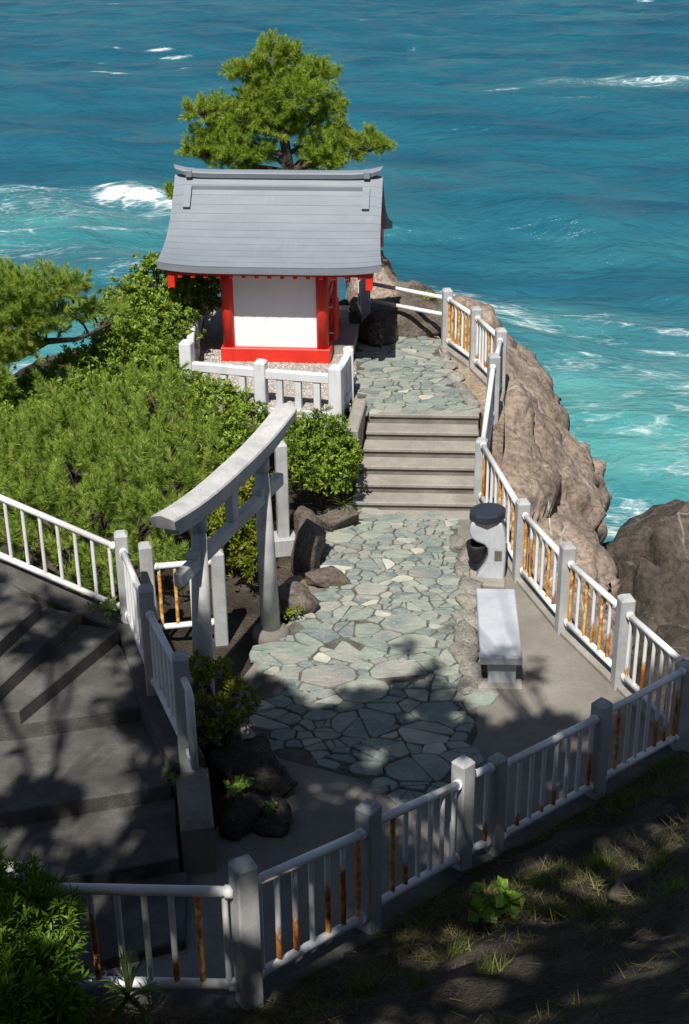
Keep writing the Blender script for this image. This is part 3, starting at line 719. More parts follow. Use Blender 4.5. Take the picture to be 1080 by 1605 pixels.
rock('shore_rock', (5.0, 19.0, -4.4), (2.2, 3.4, 4.6), MAT['darkrock'], 44, 'dark shore rock in the gap between the cliff and the corner of the fence', rough=.09, sub=5)
rock('boulder', (6.0, 19.0, -3.1), (1.5, 1.2, 1.0), MAT['pinkrock'], 43, 'reddish boulder at the right edge resting on the dark shore rock', rough=.06)
rock('boulder', (4.8, 16.4, -3.4), (2.0, 2.6, 3.0), MAT['darkrock'], 46, 'shaded dark boulder just outside the corner of the sea fence', rough=.08)
# rocks behind the upper path
rock('boulder', (1.05, 23.1, .92), (1.6, .9, .95), MAT['boulder'], 61, 'broad dark brown boulder closing the end of the upper path', rough=.06)
rock('boulder', (1.35, 25.2, .42), (1.3, 1.1, 1.2), MAT['boulder'], 62, 'tall dark boulder behind the two white rails, by the sea', rough=.06)
rock('boulder', (.55, 25.7, .85), (.9, .8, 1.2), MAT['pinkrock'], 63, 'pale pinkish rock just right of the roof corner', rough=.06)
rock('boulder', (.62, 24.3, .95), (.9, .8, 1.0), MAT['pinkrock'], 64, 'pale brown rock between the shaded fence and the dark boulder', rough=.06)
rock('boulder', (.50, 22.35, .95), (.66, .55, .62), MAT['darkrock'], 65, 'squat dark stone in the shadow of the shrine roof', rough=.05, cut=8)
rock('boulder', (2.2, 24.4, .35), (1.2, 1.2, 1.0), MAT['cliff'], 66, 'brown rock just outside the far fence post by the surf', rough=.07)
# rocks along the left of the lower path
rock('boulder', (-.46, 16.05, .22), (.46, .80, .80), MAT['boulder'], 71, 'upright dark brown boulder left of the path, below the round shrub', rough=.05)
rock('boulder', (-.26, 15.45, .06), (.58, .42, .26), MAT['boulder'], 72, 'flat pointed brown stone lying on the left edge of the path', rough=.05)
rock('boulder', (-.58, 14.75, .13), (.48, .42, .36), MAT['boulder'], 73, 'low brown boulder with moss beside the right torii pillar', rough=.05)
rock('boulder', (-.62, 15.2, .02), (.34, .5, .2), MAT['tanrock'], 74, 'small tan stone between the two brown path boulders', rough=.05)
rock('boulder', (-.05, 17.05, .12), (.5, .35, .34), MAT['boulder'], 75, 'low brown stone at the foot of the round shrub by the steps', rough=.05)
rock('boulder', (-.55, 16.75, .15), (.4, .4, .6), MAT['boulder'], 76, 'dark stone under the left side of the round shrub', rough=.05)
# dark rocks in the shaded bed by the stairway
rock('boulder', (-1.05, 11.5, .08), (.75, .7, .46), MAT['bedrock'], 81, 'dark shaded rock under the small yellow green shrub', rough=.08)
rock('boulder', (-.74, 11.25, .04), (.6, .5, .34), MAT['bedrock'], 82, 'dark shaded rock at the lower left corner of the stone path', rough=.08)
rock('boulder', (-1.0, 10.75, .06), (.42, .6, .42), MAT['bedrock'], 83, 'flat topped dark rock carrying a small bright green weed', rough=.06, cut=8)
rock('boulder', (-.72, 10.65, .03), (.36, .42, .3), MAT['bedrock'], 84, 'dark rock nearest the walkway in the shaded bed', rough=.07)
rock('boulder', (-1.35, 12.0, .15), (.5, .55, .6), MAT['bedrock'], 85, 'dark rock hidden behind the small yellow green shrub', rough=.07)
# rough edging stones between path and bench
ORD = ['first', 'second', 'third', 'fourth', 'fifth', 'sixth', 'seventh', 'eighth', 'ninth', 'tenth']
EDG = [(1.50, 16.45, .22), (1.56, 16.05, .26), (1.50, 15.65, .24), (1.56, 15.25, .26), (1.50, 14.85, .26), (1.46, 14.45, .28), (1.43, 14.05, .28), (1.38, 13.65, .27), (1.40, 13.25, .24), (1.34, 12.95, .18)]
for k, (x, y, s) in enumerate(EDG):
    rock('edging_stone', (x - .03, y, .02), (s * 1.05, s * 1.9, s * .62), MAT['lichenrock'], 90 + k, ORD[k] + ' rough lichen spotted edging stone beside the bench, counted from the steps', 'edging stones along the bench', rz=.1 * (k % 3), sub=3, rough=.16)
for k, (x, y, s) in enumerate([(1.66, 21.9, .16), (1.62, 21.45, .18), (1.68, 21.0, .18), (1.74, 20.55, .20), (1.80, 20.1, .18), (1.86, 19.65, .2), (1.92, 19.3, .16)]):
    rock('edging_stone', (x, y, .86), (s * 1.1, s * 2.0, s * .6), MAT['lichenrock'], 120 + k, ORD[k] + ' pale edging stone right of the upper path, counted from the boulders', 'edging stones of the upper path', rz=.2 * (k % 2), sub=3, rough=.14)

# =================================================================== FENCES
def post(parent, p, h, off, w=.18, rz=0.0, m=None, name='post', sink=.15):
    bm = bmesh.new(); a = w / 2; hh = h
    sec = [(-sink, a), (hh - .035, a), (hh, a - .03)]
    rings = [[bm.verts.new((sx * r, sy * r, z)) for sx, sy in ((-1, -1), (1, -1), (1, 1), (-1, 1))] for z, r in sec]
    for A, B in zip(rings, rings[1:]):
        for i in range(4): bm.faces.new((A[i], A[(i + 1) % 4], B[(i + 1) % 4], B[i]))
    bm.faces.new(rings[-1]); bm.faces.new(rings[0][::-1])
    vert = [e for e in bm.edges if abs(e.verts[0].co.z - e.verts[1].co.z) > .2]
    bmesh.ops.bevel(bm, geom=vert, offset=.012, segments=1, affect='EDGES', profile=.5)
    me = bpy.data.meshes.new(name); bm.to_mesh(me); bm.free()
    return link(name, me, m or MAT['post'], parent, Vector(p) - Vector(off), (0, 0, rz))
BAR_MESH = {}
def bar_mesh(kind, rad=.021, seg=8):
    if kind not in BAR_MESH:
        mb = MB(); mb.tube([(0, 0, 0), (0, 0, 1)], rad, seg, cap=False); me = mb.mesh('bar'); me.materials.append(MAT[kind]); BAR_MESH[kind] = me
    return BAR_MESH[kind]
def panel(parent, a, b, off, top=(.92, .92), bot=(.17, .17), n=7, mats=None, rr=.036, gap=.09, collar=True, extend=(0, 0)):
    """rails from post a to post b (base points), bars between them"""
    a, b, off = Vector(a), Vector(b), Vector(off); d = (b - a); dh = Vector((d.x, d.y, 0)).normalized()
    mats = {i: 'cleanbar' for i in range(n)} if mats == 'clean' else (mats or {})
    for nm, (ha, hb) in (('top_rail', top), ('bottom_rail', bot)):
        p = a + Vector((0, 0, ha)) + dh * (gap - .02 - extend[0]); q = b + Vector((0, 0, hb)) - dh * (gap - .02 - extend[1])
        r = MB(off).tube([p, q], rr, 12).build(nm, MAT['rail'], parent)
        if collar:
            e = (q - p).normalized(); mc = MB(off); mc.tube([p, p + e * .055], rr * 1.25, 12); mc.build('collar', MAT['rail'], r).parent = r
            mc = MB(off); mc.tube([q - e * .055, q], rr * 1.25, 12); mc.build('collar', MAT['rail'], r)
    for i in range(n):
        t = (i + .75) / (n + .5); p = a.lerp(b, t)
        z0 = a.z + bot[0] + (b.z + bot[1] - a.z - bot[0]) * t; z1 = a.z + top[0] + (b.z + top[1] - a.z - top[0]) * t
        o = bpy.data.objects.new('bar', bar_mesh(mats.get(i, 'bar'))); col.objects.link(o); o.parent = parent
        o.location = Vector((p.x, p.y, z0)) - off; o.scale = (1, 1, z1 - z0)
def ang(a, b): return math.atan2(b[1] - a[1], b[0] - a[0])

# --- sea side fence, lower terrace
Q = [(1.88, 17.72, 0), (2.17, 15.47, 0), (2.52, 14.17, 0), (2.96, 12.98, 0), (3.36, 11.88, 0)]
o0 = (2.5, 14.2, 0); f = empty('railing', o0); tag(f, 'white railing with rust streaked bars along the cliff, beside the bench', 'fence')
post(f, Q[0], .98, o0, .16, rz=-.2); post(f, Q[1], 1.09, o0, .16, rz=.15); post(f, Q[2], 1.14, o0, .16, rz=.15); post(f, Q[3], 1.11, o0, .16, rz=.15); post(f, Q[4], .95, o0, .17, rz=.3)
panel(f, Q[0], Q[1], o0, n=9, mats={4: 'rustbar', 7: 'rustbar'}); panel(f, Q[1], Q[2], o0, n=7, mats={0: 'rustbar', 4: 'rustbar'}); panel(f, Q[2], Q[3], o0, n=7, mats={0: 'rustbar', 2: 'rustbar', 4: 'rustbar'}); panel(f, Q[3], Q[4], o0, n=7)
k1 = MB(o0)
for a, b in zip(Q, Q[1:]):
    a, b = Vector(a), Vector(b); m = (a + b) / 2; k1.box((m.x + .03, m.y, .0), ((b - a).length - .1, .20, .10), ang(a, b), .01)
k1.build('kerb', MAT['steps'], f)
# --- fence of the upper level and down beside the steps
W = [(1.70, 22.0, .85), (2.07, 20.98, .85), (2.34, 19.88, .85), (2.12, 18.72, .80), (1.90, 17.80, 0)]
o1 = (2.1, 20.5, .85); f = empty('railing', o1); tag(f, 'white railing with yellow rusted bars along the upper path and down beside the steps', 'fence')
for p, h in zip(W[:4], (1.0, 1.0, 1.0, 1.05)): post(f, p, h, o1, .16, rz=.1)
panel(f, W[0], W[1], o1, n=8, mats={0: 'rustbar', 1: 'rustbar', 3: 'rustbar', 5: 'rustbar', 6: 'rustbar'}, top=(.84, .84), bot=(.15, .15))
panel(f, W[1], W[2], o1, n=8, mats={4: 'rustbar', 6: 'rustbar', 7: 'rustbar'}, top=(.84, .84), bot=(.15, .15)); panel(f, W[2], W[3], o1, n=7, top=(.84, .84), bot=(.15, .15))
panel(f, W[3], W[4], o1, n=5, top=(.90, .88), bot=(.2, .25), extend=(0, .05))
k1 = MB(o1)
for a, b in zip(W[:3], W[1:4]):
    a, b = Vector(a), Vector(b); m = (a + b) / 2; k1.box((m.x, m.y, .845), ((b - a).length - .1, .20, .12), ang(a, b), .01)
k1.build('kerb', MAT['steps'], f)
# --- two rails across the end of the upper path, and the shaded fence behind the shrine
o2 = (.45, 22.95, .85); f = empty('barrier_rails', o2); tag(f, 'pair of plain white rails closing the end of the upper path before the boulders', 'fence')
for za, zb, nm in ((1.68, 1.68, 'top_rail'), (1.38, 1.40, 'lower_rail')):
    r = MB(o2).tube([(.44, 22.97, za), (1.64, 22.07, zb)], .034, 12).build(nm, MAT['rail'], f)
    MB(o2).tube([(.44, 22.97, za), (.49, 22.93, za)], .046, 12).build('collar', MAT['rail'], r)
o3 = (.3, 24, .9); f = empty('shrine_back_railing', o3); tag(f, 'shaded dark railing with white post behind the right side of the shrine', 'fence')
BQ = [(.40, 23.02, .85), (.26, 24.3, .85), (.14, 25.4, .85)]
for p in BQ: post(f, p, .98, o3, .15)
panel(f, BQ[0], BQ[1], o3, n=7, top=(.84, .84)); panel(f, BQ[1], BQ[2], o3, n=6, top=(.84, .84))
# --- front fence climbing left along the hillside
G = [(3.36, 11.86, 0.0), (2.35, 10.93, .05), (1.28, 9.90, .25), (.96, 9.61, .30), (.15, 8.29, .80), (-.66, 7.04, 1.30), (-2.12, 7.08, 1.34), (-3.1, 7.12, 1.36)]
H_ = [.98, 1.09, 1.02, 1.14, 1.19, 1.20, 1.1, 1.1]
o4 = (.96, 9.61, .3); f = empty('railing', o4); tag(f, 'white railing with rust eaten bars climbing across the foreground from right to left', 'fence')
for k, (p, h) in enumerate(zip(G, H_)):
    if k == 0: continue
    post(f, p, h, o4, .15 if k != 2 else .13, rz=[0, .75, .75, .75, .9, .5, 0.05, 0][k], sink=.35)
panel(f, G[1], G[0], o4, top=(.93, .90), bot=(.18, .14), n=8, mats={1: 'rustbar'})
panel(f, G[2], G[1], o4, top=(.88, .93), bot=(.12, .18), n=8); panel(f, G[3], G[2], o4, top=(.93, .93), bot=(.14, .16), n=2)
panel(f, G[4], G[3], o4, top=(.97, .93), bot=(.20, .18), n=7, mats={1: 'rustbar'}); panel(f, G[5], G[4], o4, top=(.97, .97), bot=(.20, .20), n=7, mats={6: 'rustbar'})
panel(f, G[6], G[5], o4, top=(.93, .95), bot=(.16, .18), n=8, mats={6: 'rustbar'}); panel(f, G[7], G[6], o4, top=(.9, .93), bot=(.14, .16), n=6)
# --- stairway fence at the left
S = [(-5.1, 14.05, 1.55), (-3.7, 13.66, 1.10), (-2.37, 13.36, .62), (-1.91, 11.87, .66), (-1.48, 10.79, .62)]
o5 = (-2.37, 13.36, .62); f = empty('railing', o5); tag(f, 'blue white shaded railing on the kerb of the stairway at the left edge', 'fence')
for p, h in ((S[0], 1.1), (S[2], 1.12), (S[3], 1.22), (S[4], 1.15)): post(f, p, h, o5, .145, rz=.15)
panel(f, S[0], S[2], o5, top=(.93, .93), bot=(.2, .2), n=14, mats='clean'); panel(f, S[2], S[3], o5, top=(.92, .95), bot=(.16, .2), n=7, mats='clean'); panel(f, S[3], S[4], o5, top=(.95, .93), bot=(.2, .17), n=7, mats='clean')
e = Vector((.37, -.93, 0)); a = Vector(S[4])
MB(o5).tube([a + e * .08 + Vector((0, 0, .93)), a + e * .22 + Vector((0, 0, .90)), a + e * .27 + Vector((0, 0, .84)), a + e * .28 + Vector((0, 0, .10))], .034, 12).build('end_rail', MAT['rail'], f)
MB(o5).tube([a + e * .08 + Vector((0, 0, .17)), a + e * .27 + Vector((0, 0, .12))], .034, 12).build('end_rail', MAT['rail'], f)
MB(o5).tube([a + e * .17 + Vector((0, 0, .15)), a + e * .17 + Vector((0, 0, .9))], .021, 8).build('bar', MAT['rail'], f)
# --- short fence behind the torii
T = [(-2.22, 13.97, 0), (-1.44, 14.1, 0)]
o6 = (-1.8, 14, 0); f = empty('railing', o6); tag(f, 'short railing with brown rusted bars between two square posts behind the torii', 'fence')
post(f, T[0], 1.30, o6, .15, rz=.2); post(f, T[1], 1.14, o6, .15, rz=.2)
panel(f, T[0], T[1], o6, top=(1.0, 1.0), bot=(.22, .22), n=4, mats={0: 'rustbar', 1: 'rustbar'})

# =================================================================== STAIRWAY at the left
o7 = (-2.6, 11.5, 0); sw = empty('concrete_stairway', o7); tag(sw, 'dark concrete stairway winding down from the left edge in tree shade', 'stairs')
TR = [([(-6.5, 10.9), (-3.75, 11.35), (-3.47, 12.13), (-3.20, 12.95), (-3.62, 13.42), (-5.2, 13.9), (-6.5, 14.2)], 1.11), ([(-3.80, 11.30), (-3.38, 11.55), (-2.84, 13.02), (-3.22, 13.2), (-3.47, 12.13)], .945),
      ([(-3.50, 11.40), (-3.15, 11.43), (-2.42, 12.98), (-2.86, 13.1), (-3.38, 11.6)], .775),
      ([(-4.2, 11.30), (-3.15, 11.43), (-1.99, 11.75), (-2.20, 12.55), (-2.45, 13.02), (-3.2, 11.9)], .61), ([(-4.2, 10.2), (-3.12, 10.28), (-1.63, 10.68), (-1.95, 11.78), (-3.15, 11.46), (-4.2, 11.34)], .44), ([(-4.2, 9.2), (-2.95, 9.41), (-1.48, 9.85), (-1.60, 10.72), (-3.12, 10.32), (-4.2, 10.25)], .27),
      ([(-4.2, 8.2), (-2.7, 8.5), (-1.35, 9.0), (-1.42, 9.88), (-2.95, 9.45), (-4.2, 9.25)], .10)]
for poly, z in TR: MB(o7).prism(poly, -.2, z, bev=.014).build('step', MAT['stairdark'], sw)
def kerb(pts, w, name='kerb'):
    mb = MB(o7); path = []
    for k, (x, y, z) in enumerate(pts):
        a = Vector(pts[max(0, k - 1)]); b = Vector(pts[min(len(pts) - 1, k + 1)]); d = b - a; d.z = 0; d.normalize()
        path.append(((x, y, z), Vector((d.y, -d.x, 0)), Vector((0, 0, 1))))
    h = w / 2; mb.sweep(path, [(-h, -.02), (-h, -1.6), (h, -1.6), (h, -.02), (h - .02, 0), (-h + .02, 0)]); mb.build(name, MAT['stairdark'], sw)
kerb([(-6.5, 14.55, 1.75), (-5.1, 14.02, 1.50), (-3.7, 13.62, 1.16), (-2.36, 13.28, .66)], .34); kerb([(-2.34, 13.40, .66), (-1.91, 11.85, .69), (-1.46, 10.75, .655)], .32)
MB(o7).prism([(-1.62, 10.92), (-1.30, 10.86), (-1.17, 9.98), (-1.46, 9.92)], -.2, .55, bev=.06).build('end_block', MAT['terrace'], sw)

# =================================================================== SHRINE
def build_shrine():
    root = empty('shrine', (-1.045, 21.04, 1.0), R(-5.5)); tag(root, 'small vermilion and white shrine hall with a curved blue grey sheet roof', 'shrine')
    bw, bd, wh = .83, 1.60, 1.72
    red, W_ = MAT['red'], MAT['plaster']
    # sill beams
    MB().box((0, .0, .11), (bw * 2 + .06, .24, .22)).build('sill_beam', red, root); MB().box((0, bd, .11), (bw * 2 + .06, .24, .22)).build('sill_beam', red, root)
    MB().box((-bw + .08, bd / 2, .107), (.22, bd - .24, .21)).build('sill_beam', red, root); MB().box((bw - .08, bd / 2, .107), (.22, bd - .24, .21)).build('sill_beam', red, root)
    for x in (-bw + .09, bw - .09):
        for y in (.0, bd): MB().tube([(x, y, .2), (x, y, wh)], .098, 20).build('column', red, root)
    MB().box((0, .02, .955), (bw * 2 - .3, .06, 1.5), bev=0).build('wall_panel', W_, root); MB().box((0, bd - .02, .955), (bw * 2 - .3, .06, 1.5), bev=0).build('wall_panel', W_, root)
    MB().box((-bw + .09, bd / 2, .955), (.06, bd - .16, 1.5), bev=0).build('wall_panel', W_, root)
    MB().box((0, .0, wh - .04), (bw * 2 + .1, .15, .16)).build('head_beam', red, root); MB().box((0, bd, wh - .04), (bw * 2 + .1, .15, .16)).build('head_beam', red, root)
    for x in (-bw + .09, bw - .09): MB().box((x, bd / 2, wh - .037), (.14, bd - .15, .155)).build('head_beam', red, root)
    # entrance side (right): frame, two door leaves, notice, projecting low gate leaf
    fx = bw - .09
    MB().box((fx, bd / 2, 1.30), (.1, bd - .2, .10)).build('door_lintel', red, root)
    for y0 in (.17, .80):
        d = MB().box((fx + .01, y0 + .31, .73), (.05, .61, 1.04)).build('door', red, root)
        for zz in (.5, .73, .96): MB().box((fx + .045, y0 + .31, zz), (.02, .58, .035), bev=0).build('door_rail', red, d)
        MB().tube([(fx + .05, y0 + (.56 if y0 < .5 else .06), .74), (fx + .08, y0 + (.56 if y0 < .5 else .06), .74)], .022, 8).build('door_knob', MAT['plaque'], d)
    MB().box((fx, bd / 2, 1.50), (.05, bd - .2, .30), bev=0).build('transom_panel', red, root)
    tag(MB().box((fx + .20, .46, 1.10), (.015, .26, .34), bev=0).build('notice', MAT['notice'], root), 'pale blue paper notice on the red side')
    MB().box((fx + .17, .46, .90), (.05, .34, 1.30)).build('gate_leaf', red, root)
    MB().box((fx + .09, .32, .78), (.14, .02, .02), bev=0).build('gate_hinge', W_, root); MB().box((fx + .09, .32, .36), (.14, .02, .02), bev=0).build('gate_hinge', W_, root)
    MB().box((fx + .2, bd / 2 + .1, .08), (.5, 1.1, .16)).build('entrance_step', MAT['steps'], root)
    # roof
    yc, hwid = bd / 2, 1.60
    RZ, EZ, OH = 2.75, 1.63, 1.34
    def prof(v):                      # v 0 ridge .. 1 eave : distance from the ridge line, height
        return OH * v, EZ + (RZ - EZ) * ((1 - v) * .86 + .14 * (1 - v) ** 2.6) - .10 * math.sin(math.pi * v)
    def pt(u, v, s, dz=0.0):
        d, z = prof(v); x = u * (hwid + .07 * v ** 3 + .02); z += .07 * abs(u) ** 5 * v ** 2 - .035 * max(0, abs(u) - .9) / .1 * (1 - v)
        return Vector((x, yc + s * d, z + dz))
    US = np.concatenate([np.linspace(-1, -.86, 5), np.linspace(-.78, .78, 15), np.linspace(.86, 1, 5)])
    roof = empty('roof', (0, 0, 0)); roof.parent = root
    nc = 12
    for s in (-1, 1):
        for k in range(nc):
            v0 = k / nc; v1 = (k + 1) / nc + .012; bm = bmesh.new(); th_ = .007
            rows = []
            for v, dz in ((v0, .0), ((v0 + v1) / 2, .003), (min(v1, 1.0), th_)): rows.append([bm.verts.new(pt(u, v, s, dz)) for u in US])
            rows.append([bm.verts.new(pt(u, min(v1, 1.0), s, -.005)) for u in US])
            for A, B in zip(rows, rows[1:]):
                for i in range(len(US) - 1): bm.faces.new((A[i], A[i + 1], B[i + 1], B[i]))
            bmesh.ops.recalc_face_normals(bm, faces=bm.faces[:])
            me = bpy.data.meshes.new('roof_course'); bm.to_mesh(me); bm.free()
            link('roof_course', me, MAT['roof'], roof)
        # boarding and fascia below the sheets
        bm = bmesh.new(); VS = np.linspace(0, 1, 11); T_ = [[bm.verts.new(pt(u, v, s, -.012)) for u in US] for v in VS]; B_ = [[bm.verts.new(pt(u, v, s, -.105) + Vector((0, 0, 0))) for u in US] for v in VS]
        for G_ in (T_, B_):
            for A, B in zip(G_, G_[1:]):
                for i in range(len(US) - 1): bm.faces.new((A[i], A[i + 1], B[i + 1], B[i]))
        n = len(US) - 1
        for i in range(n): bm.faces.new((T_[-1][i], T_[-1][i + 1], B_[-1][i + 1], B_[-1][i]))
        for e_ in (0, n):
            for i in range(len(VS) - 1): bm.faces.new((T_[i][e_], T_[i + 1][e_], B_[i + 1][e_], B_[i][e_]))
        bmesh.ops.recalc_face_normals(bm, faces=bm.faces[:])
        me = bpy.data.meshes.new('roof_deck'); bm.to_mesh(me); bm.free(); link('roof_deck', me, MAT['roof'], roof)
        # rafters
        for x in np.linspace(-1.36, 1.36, 15):
            mb = MB(); path = []
            for v in (.30, .5, .7, .85, .965):
                d, z = prof(v); path.append(((x, yc + s * d, z - .165), Vector((1, 0, 0)), Vector((0, 0, 1))))
            mb.sweep(path, [(-.03, -.04), (.03, -.04), (.03, .04), (-.03, .04)]); mb.build('rafter', red, roof)
        MB().box((0, yc + s * OH * .93, EZ - .125), (3.05, .035, .05), bev=0).build('eave_batten', red, roof)
    # barge boards and gables
    for sx in (-1, 1):
        for s in (-1, 1):
            mb = MB(); path = []
            for v in np.linspace(0.02, .955, 9):
                d, z = prof(v); path.append(((sx * 1.50, yc + s * d, z - .12), Vector((1, 0, 0)), Vector((0, 0, 1))))
            mb.sweep(path, [(-.05, -.25), (.05, -.25), (.05, .01), (-.05, .01)]); mb.build('barge_board', red, roof)
        g = MB(); bm = g.bm; x = sx * (bw - .09)
        sec = [(.02, wh), (.02, prof(.68)[1] - .14)] + [(yc - prof(v)[0], prof(v)[1] - .14) for v in (.4, .15)] + [(yc, RZ - .16)] + [(yc + prof(v)[0], prof(v)[1] - .14) for v in (.15, .4)] + [(bd - .02, prof(.68)[1] - .14), (bd - .02, wh)]
        A = [bm.verts.new((x - .03, y, z)) for y, z in sec]; B = [bm.verts.new((x + .03, y, z)) for y, z in sec]
        bm.faces.new(A); bm.faces.new(B[::-1])
        for i in range(len(sec)): bm.faces.new((A[i], A[(i + 1) % len(sec)], B[(i + 1) % len(sec)], B[i]))
        g.build('gable_wall', W_, root)
    for y, z in ((yc, RZ - .32), (.12, wh + .01), (bd - .12, wh + .01)): MB().box((0, y, z), (2.98, .12, .14)).build('purlin', red, root)
    # ridge cover with upswept pointed ends
    mb = MB(); path = []
    for u in np.linspace(-1, 1, 33):
        lift = .075 * abs(u) ** 10; L = 1.56 * u
        path.append(((L, yc, RZ - .03 + lift), Vector((0, 1, 0)), Vector((0, 0, 1)) + Vector((.75 * u * abs(u) ** 14, 0, 0))))
    mb.sweep(path, [(-.085, -.03), (.085, -.03), (.10, .04), (.085, .06), (.02, .085), (-.02, .085), (-.085, .06), (-.10, .04)]); mb.build('ridge_cover', MAT['roof'], roof)
    for s in (-1, 1):
        mb = MB(); path = [((x, yc + s * .15, prof(.13)[1] + .028), Vector((0, 1, 0)), Vector((0, 0, 1))) for x in (-1.36, 1.36)]
        mb.sweep(path, [(-.035, -.05), (.035, -.05), (.035, .022), (-.035, .022)]); mb.build('ridge_base', MAT['roof'], roof)
    for sx in (-1, 1):
        for s in (-1, 1):
            mb = MB(); path = []
            for v in (.12, .18, .25, .31):
                d, z = prof(v); path.append(((sx * 1.38, yc + s * (d + .012), z + .03), Vector((1, 0, 0)), Vector((0, s * .7, .7))))
            mb.sweep(path, [(-.055, -.04), (.055, -.04), (.055, .03), (-.055, .03)]); mb.build('ridge_strap', MAT['roof'], roof)
        mb = MB().box((sx * 1.38, yc, RZ + .005), (.10, .24, .11)); mb.build('ridge_strap', MAT['roof'], roof)
    return root
build_shrine()

# low stone fence round the shrine
o8 = (-1.2, 19.1, .9); f = empty('shrine_fence', o8); tag(f, 'low white stone fence with square balusters round the front of the shrine', 'fence')
SF = [(-2.46, 23.3, .95), (-2.36, 21.3, .93), (-2.26, 19.40, .90), (-1.18, 19.06, .88), (-.10, 18.78, .88), (.08, 19.72, .92)]
for p, h, w_ in zip(SF, (.8, .8, .97, .80, .80, .72), (.17, .17, .18, .17, .19, .15)): post(f, p, h, o8, w_, rz=-.25 if p[1] < 19.5 else 0, m=MAT['fencewhite'])
for a, b, n in ((0, 1, 5), (1, 2, 5), (2, 3, 3), (3, 4, 3), (4, 5, 3)):
    A, B = Vector(SF[a]), Vector(SF[b]); m = (A + B) / 2; L = (B - A).length - .16; an = ang(A, B)
    MB(o8).box((m.x, m.y, m.z + .60), (L, .11, .13), an, .012).build('top_rail', MAT['fencewhite'], f); MB(o8).box((m.x, m.y, m.z + .05), (L, .13, .12), an, .012).build('bottom_rail', MAT['fencewhite'], f)
    for i in range(n):
        p = A.lerp(B, (i + 1) / (n + 1)); MB(o8).box((p.x, p.y, p.z + .325), (.095, .08, .43), an, .006).build('baluster', MAT['fencewhite'], f)

# =================================================================== TORII
def build_torii():
    cx, cy = -1.18, 13.35; d = Vector((.345, .9386, 0)); n = Vector((.9386, -.345, 0)); U = Vector((0, 0, 1)); off = (cx, cy, 0); c = Vector(off)
    root = empty('torii', off); tag(root, 'grey stone torii gate with curved top beam standing left of the path', 'torii gate'); m = MAT['torii']
    for s in (-1, 1):
        b = c + d * s * .90; t = c + d * s * .80
        pil = MB(off).tube([b, b.lerp(t, .5) + U * 1.15, t + U * 2.20], [.115, .10, .075], 24).build('pillar', m, root)
        MB(off).tube([t + U * 2.12, t + U * 2.27], [.09, .09], 24).build('pillar_collar', m, pil)
        q = MB(off); q.lathe(b - U * .02, [(.22, -.1), (.22, .04), (.19, .09), (.12, .11)], 24); q.build('base_stone', MAT['terrace'], root)
    # nuki beam, wedges, centre strut
    MB(off).box(c + U * 1.80, (.095, 2.62, .15), rot=Matrix((n, d, U)).transposed(), bev=.01).build('tie_beam', m, root)
    for s in (-1, 1):
        for k in (-1, 1): MB(off).box(c + d * (s * .82 + k * .13) + U * 1.91, (.13, .09, .07), rot=Matrix((n, d, U)).transposed(), bev=.008).build('wedge', m, root)
    MB(off).box(c + U * 2.06, (.09, .16, .36), rot=Matrix((n, d, U)).transposed(), bev=.008).build('centre_strut', m, root)
    def beam(name, half, w, z0, z1, lift, slant, ridge=0.0):
        mb = MB(off); path = []
        for u in np.linspace(-1, 1, 31):
            z = lift * abs(u) ** 2.6
            path.append((c + d * (half * u) + U * (z0 + z), n, U + d * (slant * u * abs(u) ** 12)))
        h = z1 - z0; sec = [(-w / 2, 0), (w / 2, 0), (w / 2 + .012, h * .72), (w / 2, h * .86), (0, h + ridge), (-w / 2, h * .86), (-w / 2 - .012, h * .72)] if ridge else [(-w / 2, 0), (w / 2, 0), (w / 2, h), (-w / 2, h)]
        mb.sweep(path, sec); return mb.build(name, m, root)
    beam('lower_lintel', 1.36, .15, 2.23, 2.34, .105, .25); beam('top_lintel', 1.51, .24, 2.342, 2.485, .115, .40, ridge=.02)
build_torii()
# square stone marker behind the torii
o9 = (-.80, 16.45, 0); f = empty('stone_marker', o9); tag(f, 'square pale stone marker post on a plinth behind the right torii pillar', 'stone post')
bm = MB(o9); bm.box((-.80, 16.45, .05), (.32, .32, .24), .2); bm.build('plinth', MAT['post'], f)
post(f, (-.80, 16.45, .2), 1.28, o9, .15, rz=.2, name='shaft')

# =================================================================== BENCH
bc = (1.71, 13.70, 0); f = empty('stone_bench', bc, R(-3.5)); tag(f, 'low pale granite slab bench beside the path on the lower terrace', 'bench')
MB().box((0, 0, .36), (.45, 1.56, .10), bev=.012).build('seat', MAT['bench'], f)
for y in (-.56, .56): MB().box((.02, y, .155), (.30, .26, .31), bev=.01).build('leg', MAT['bench'], f)
MB().box((0.0, -.69, .012), (.48, .20, .05), bev=.01).build('foot_slab', MAT['steps'], f)

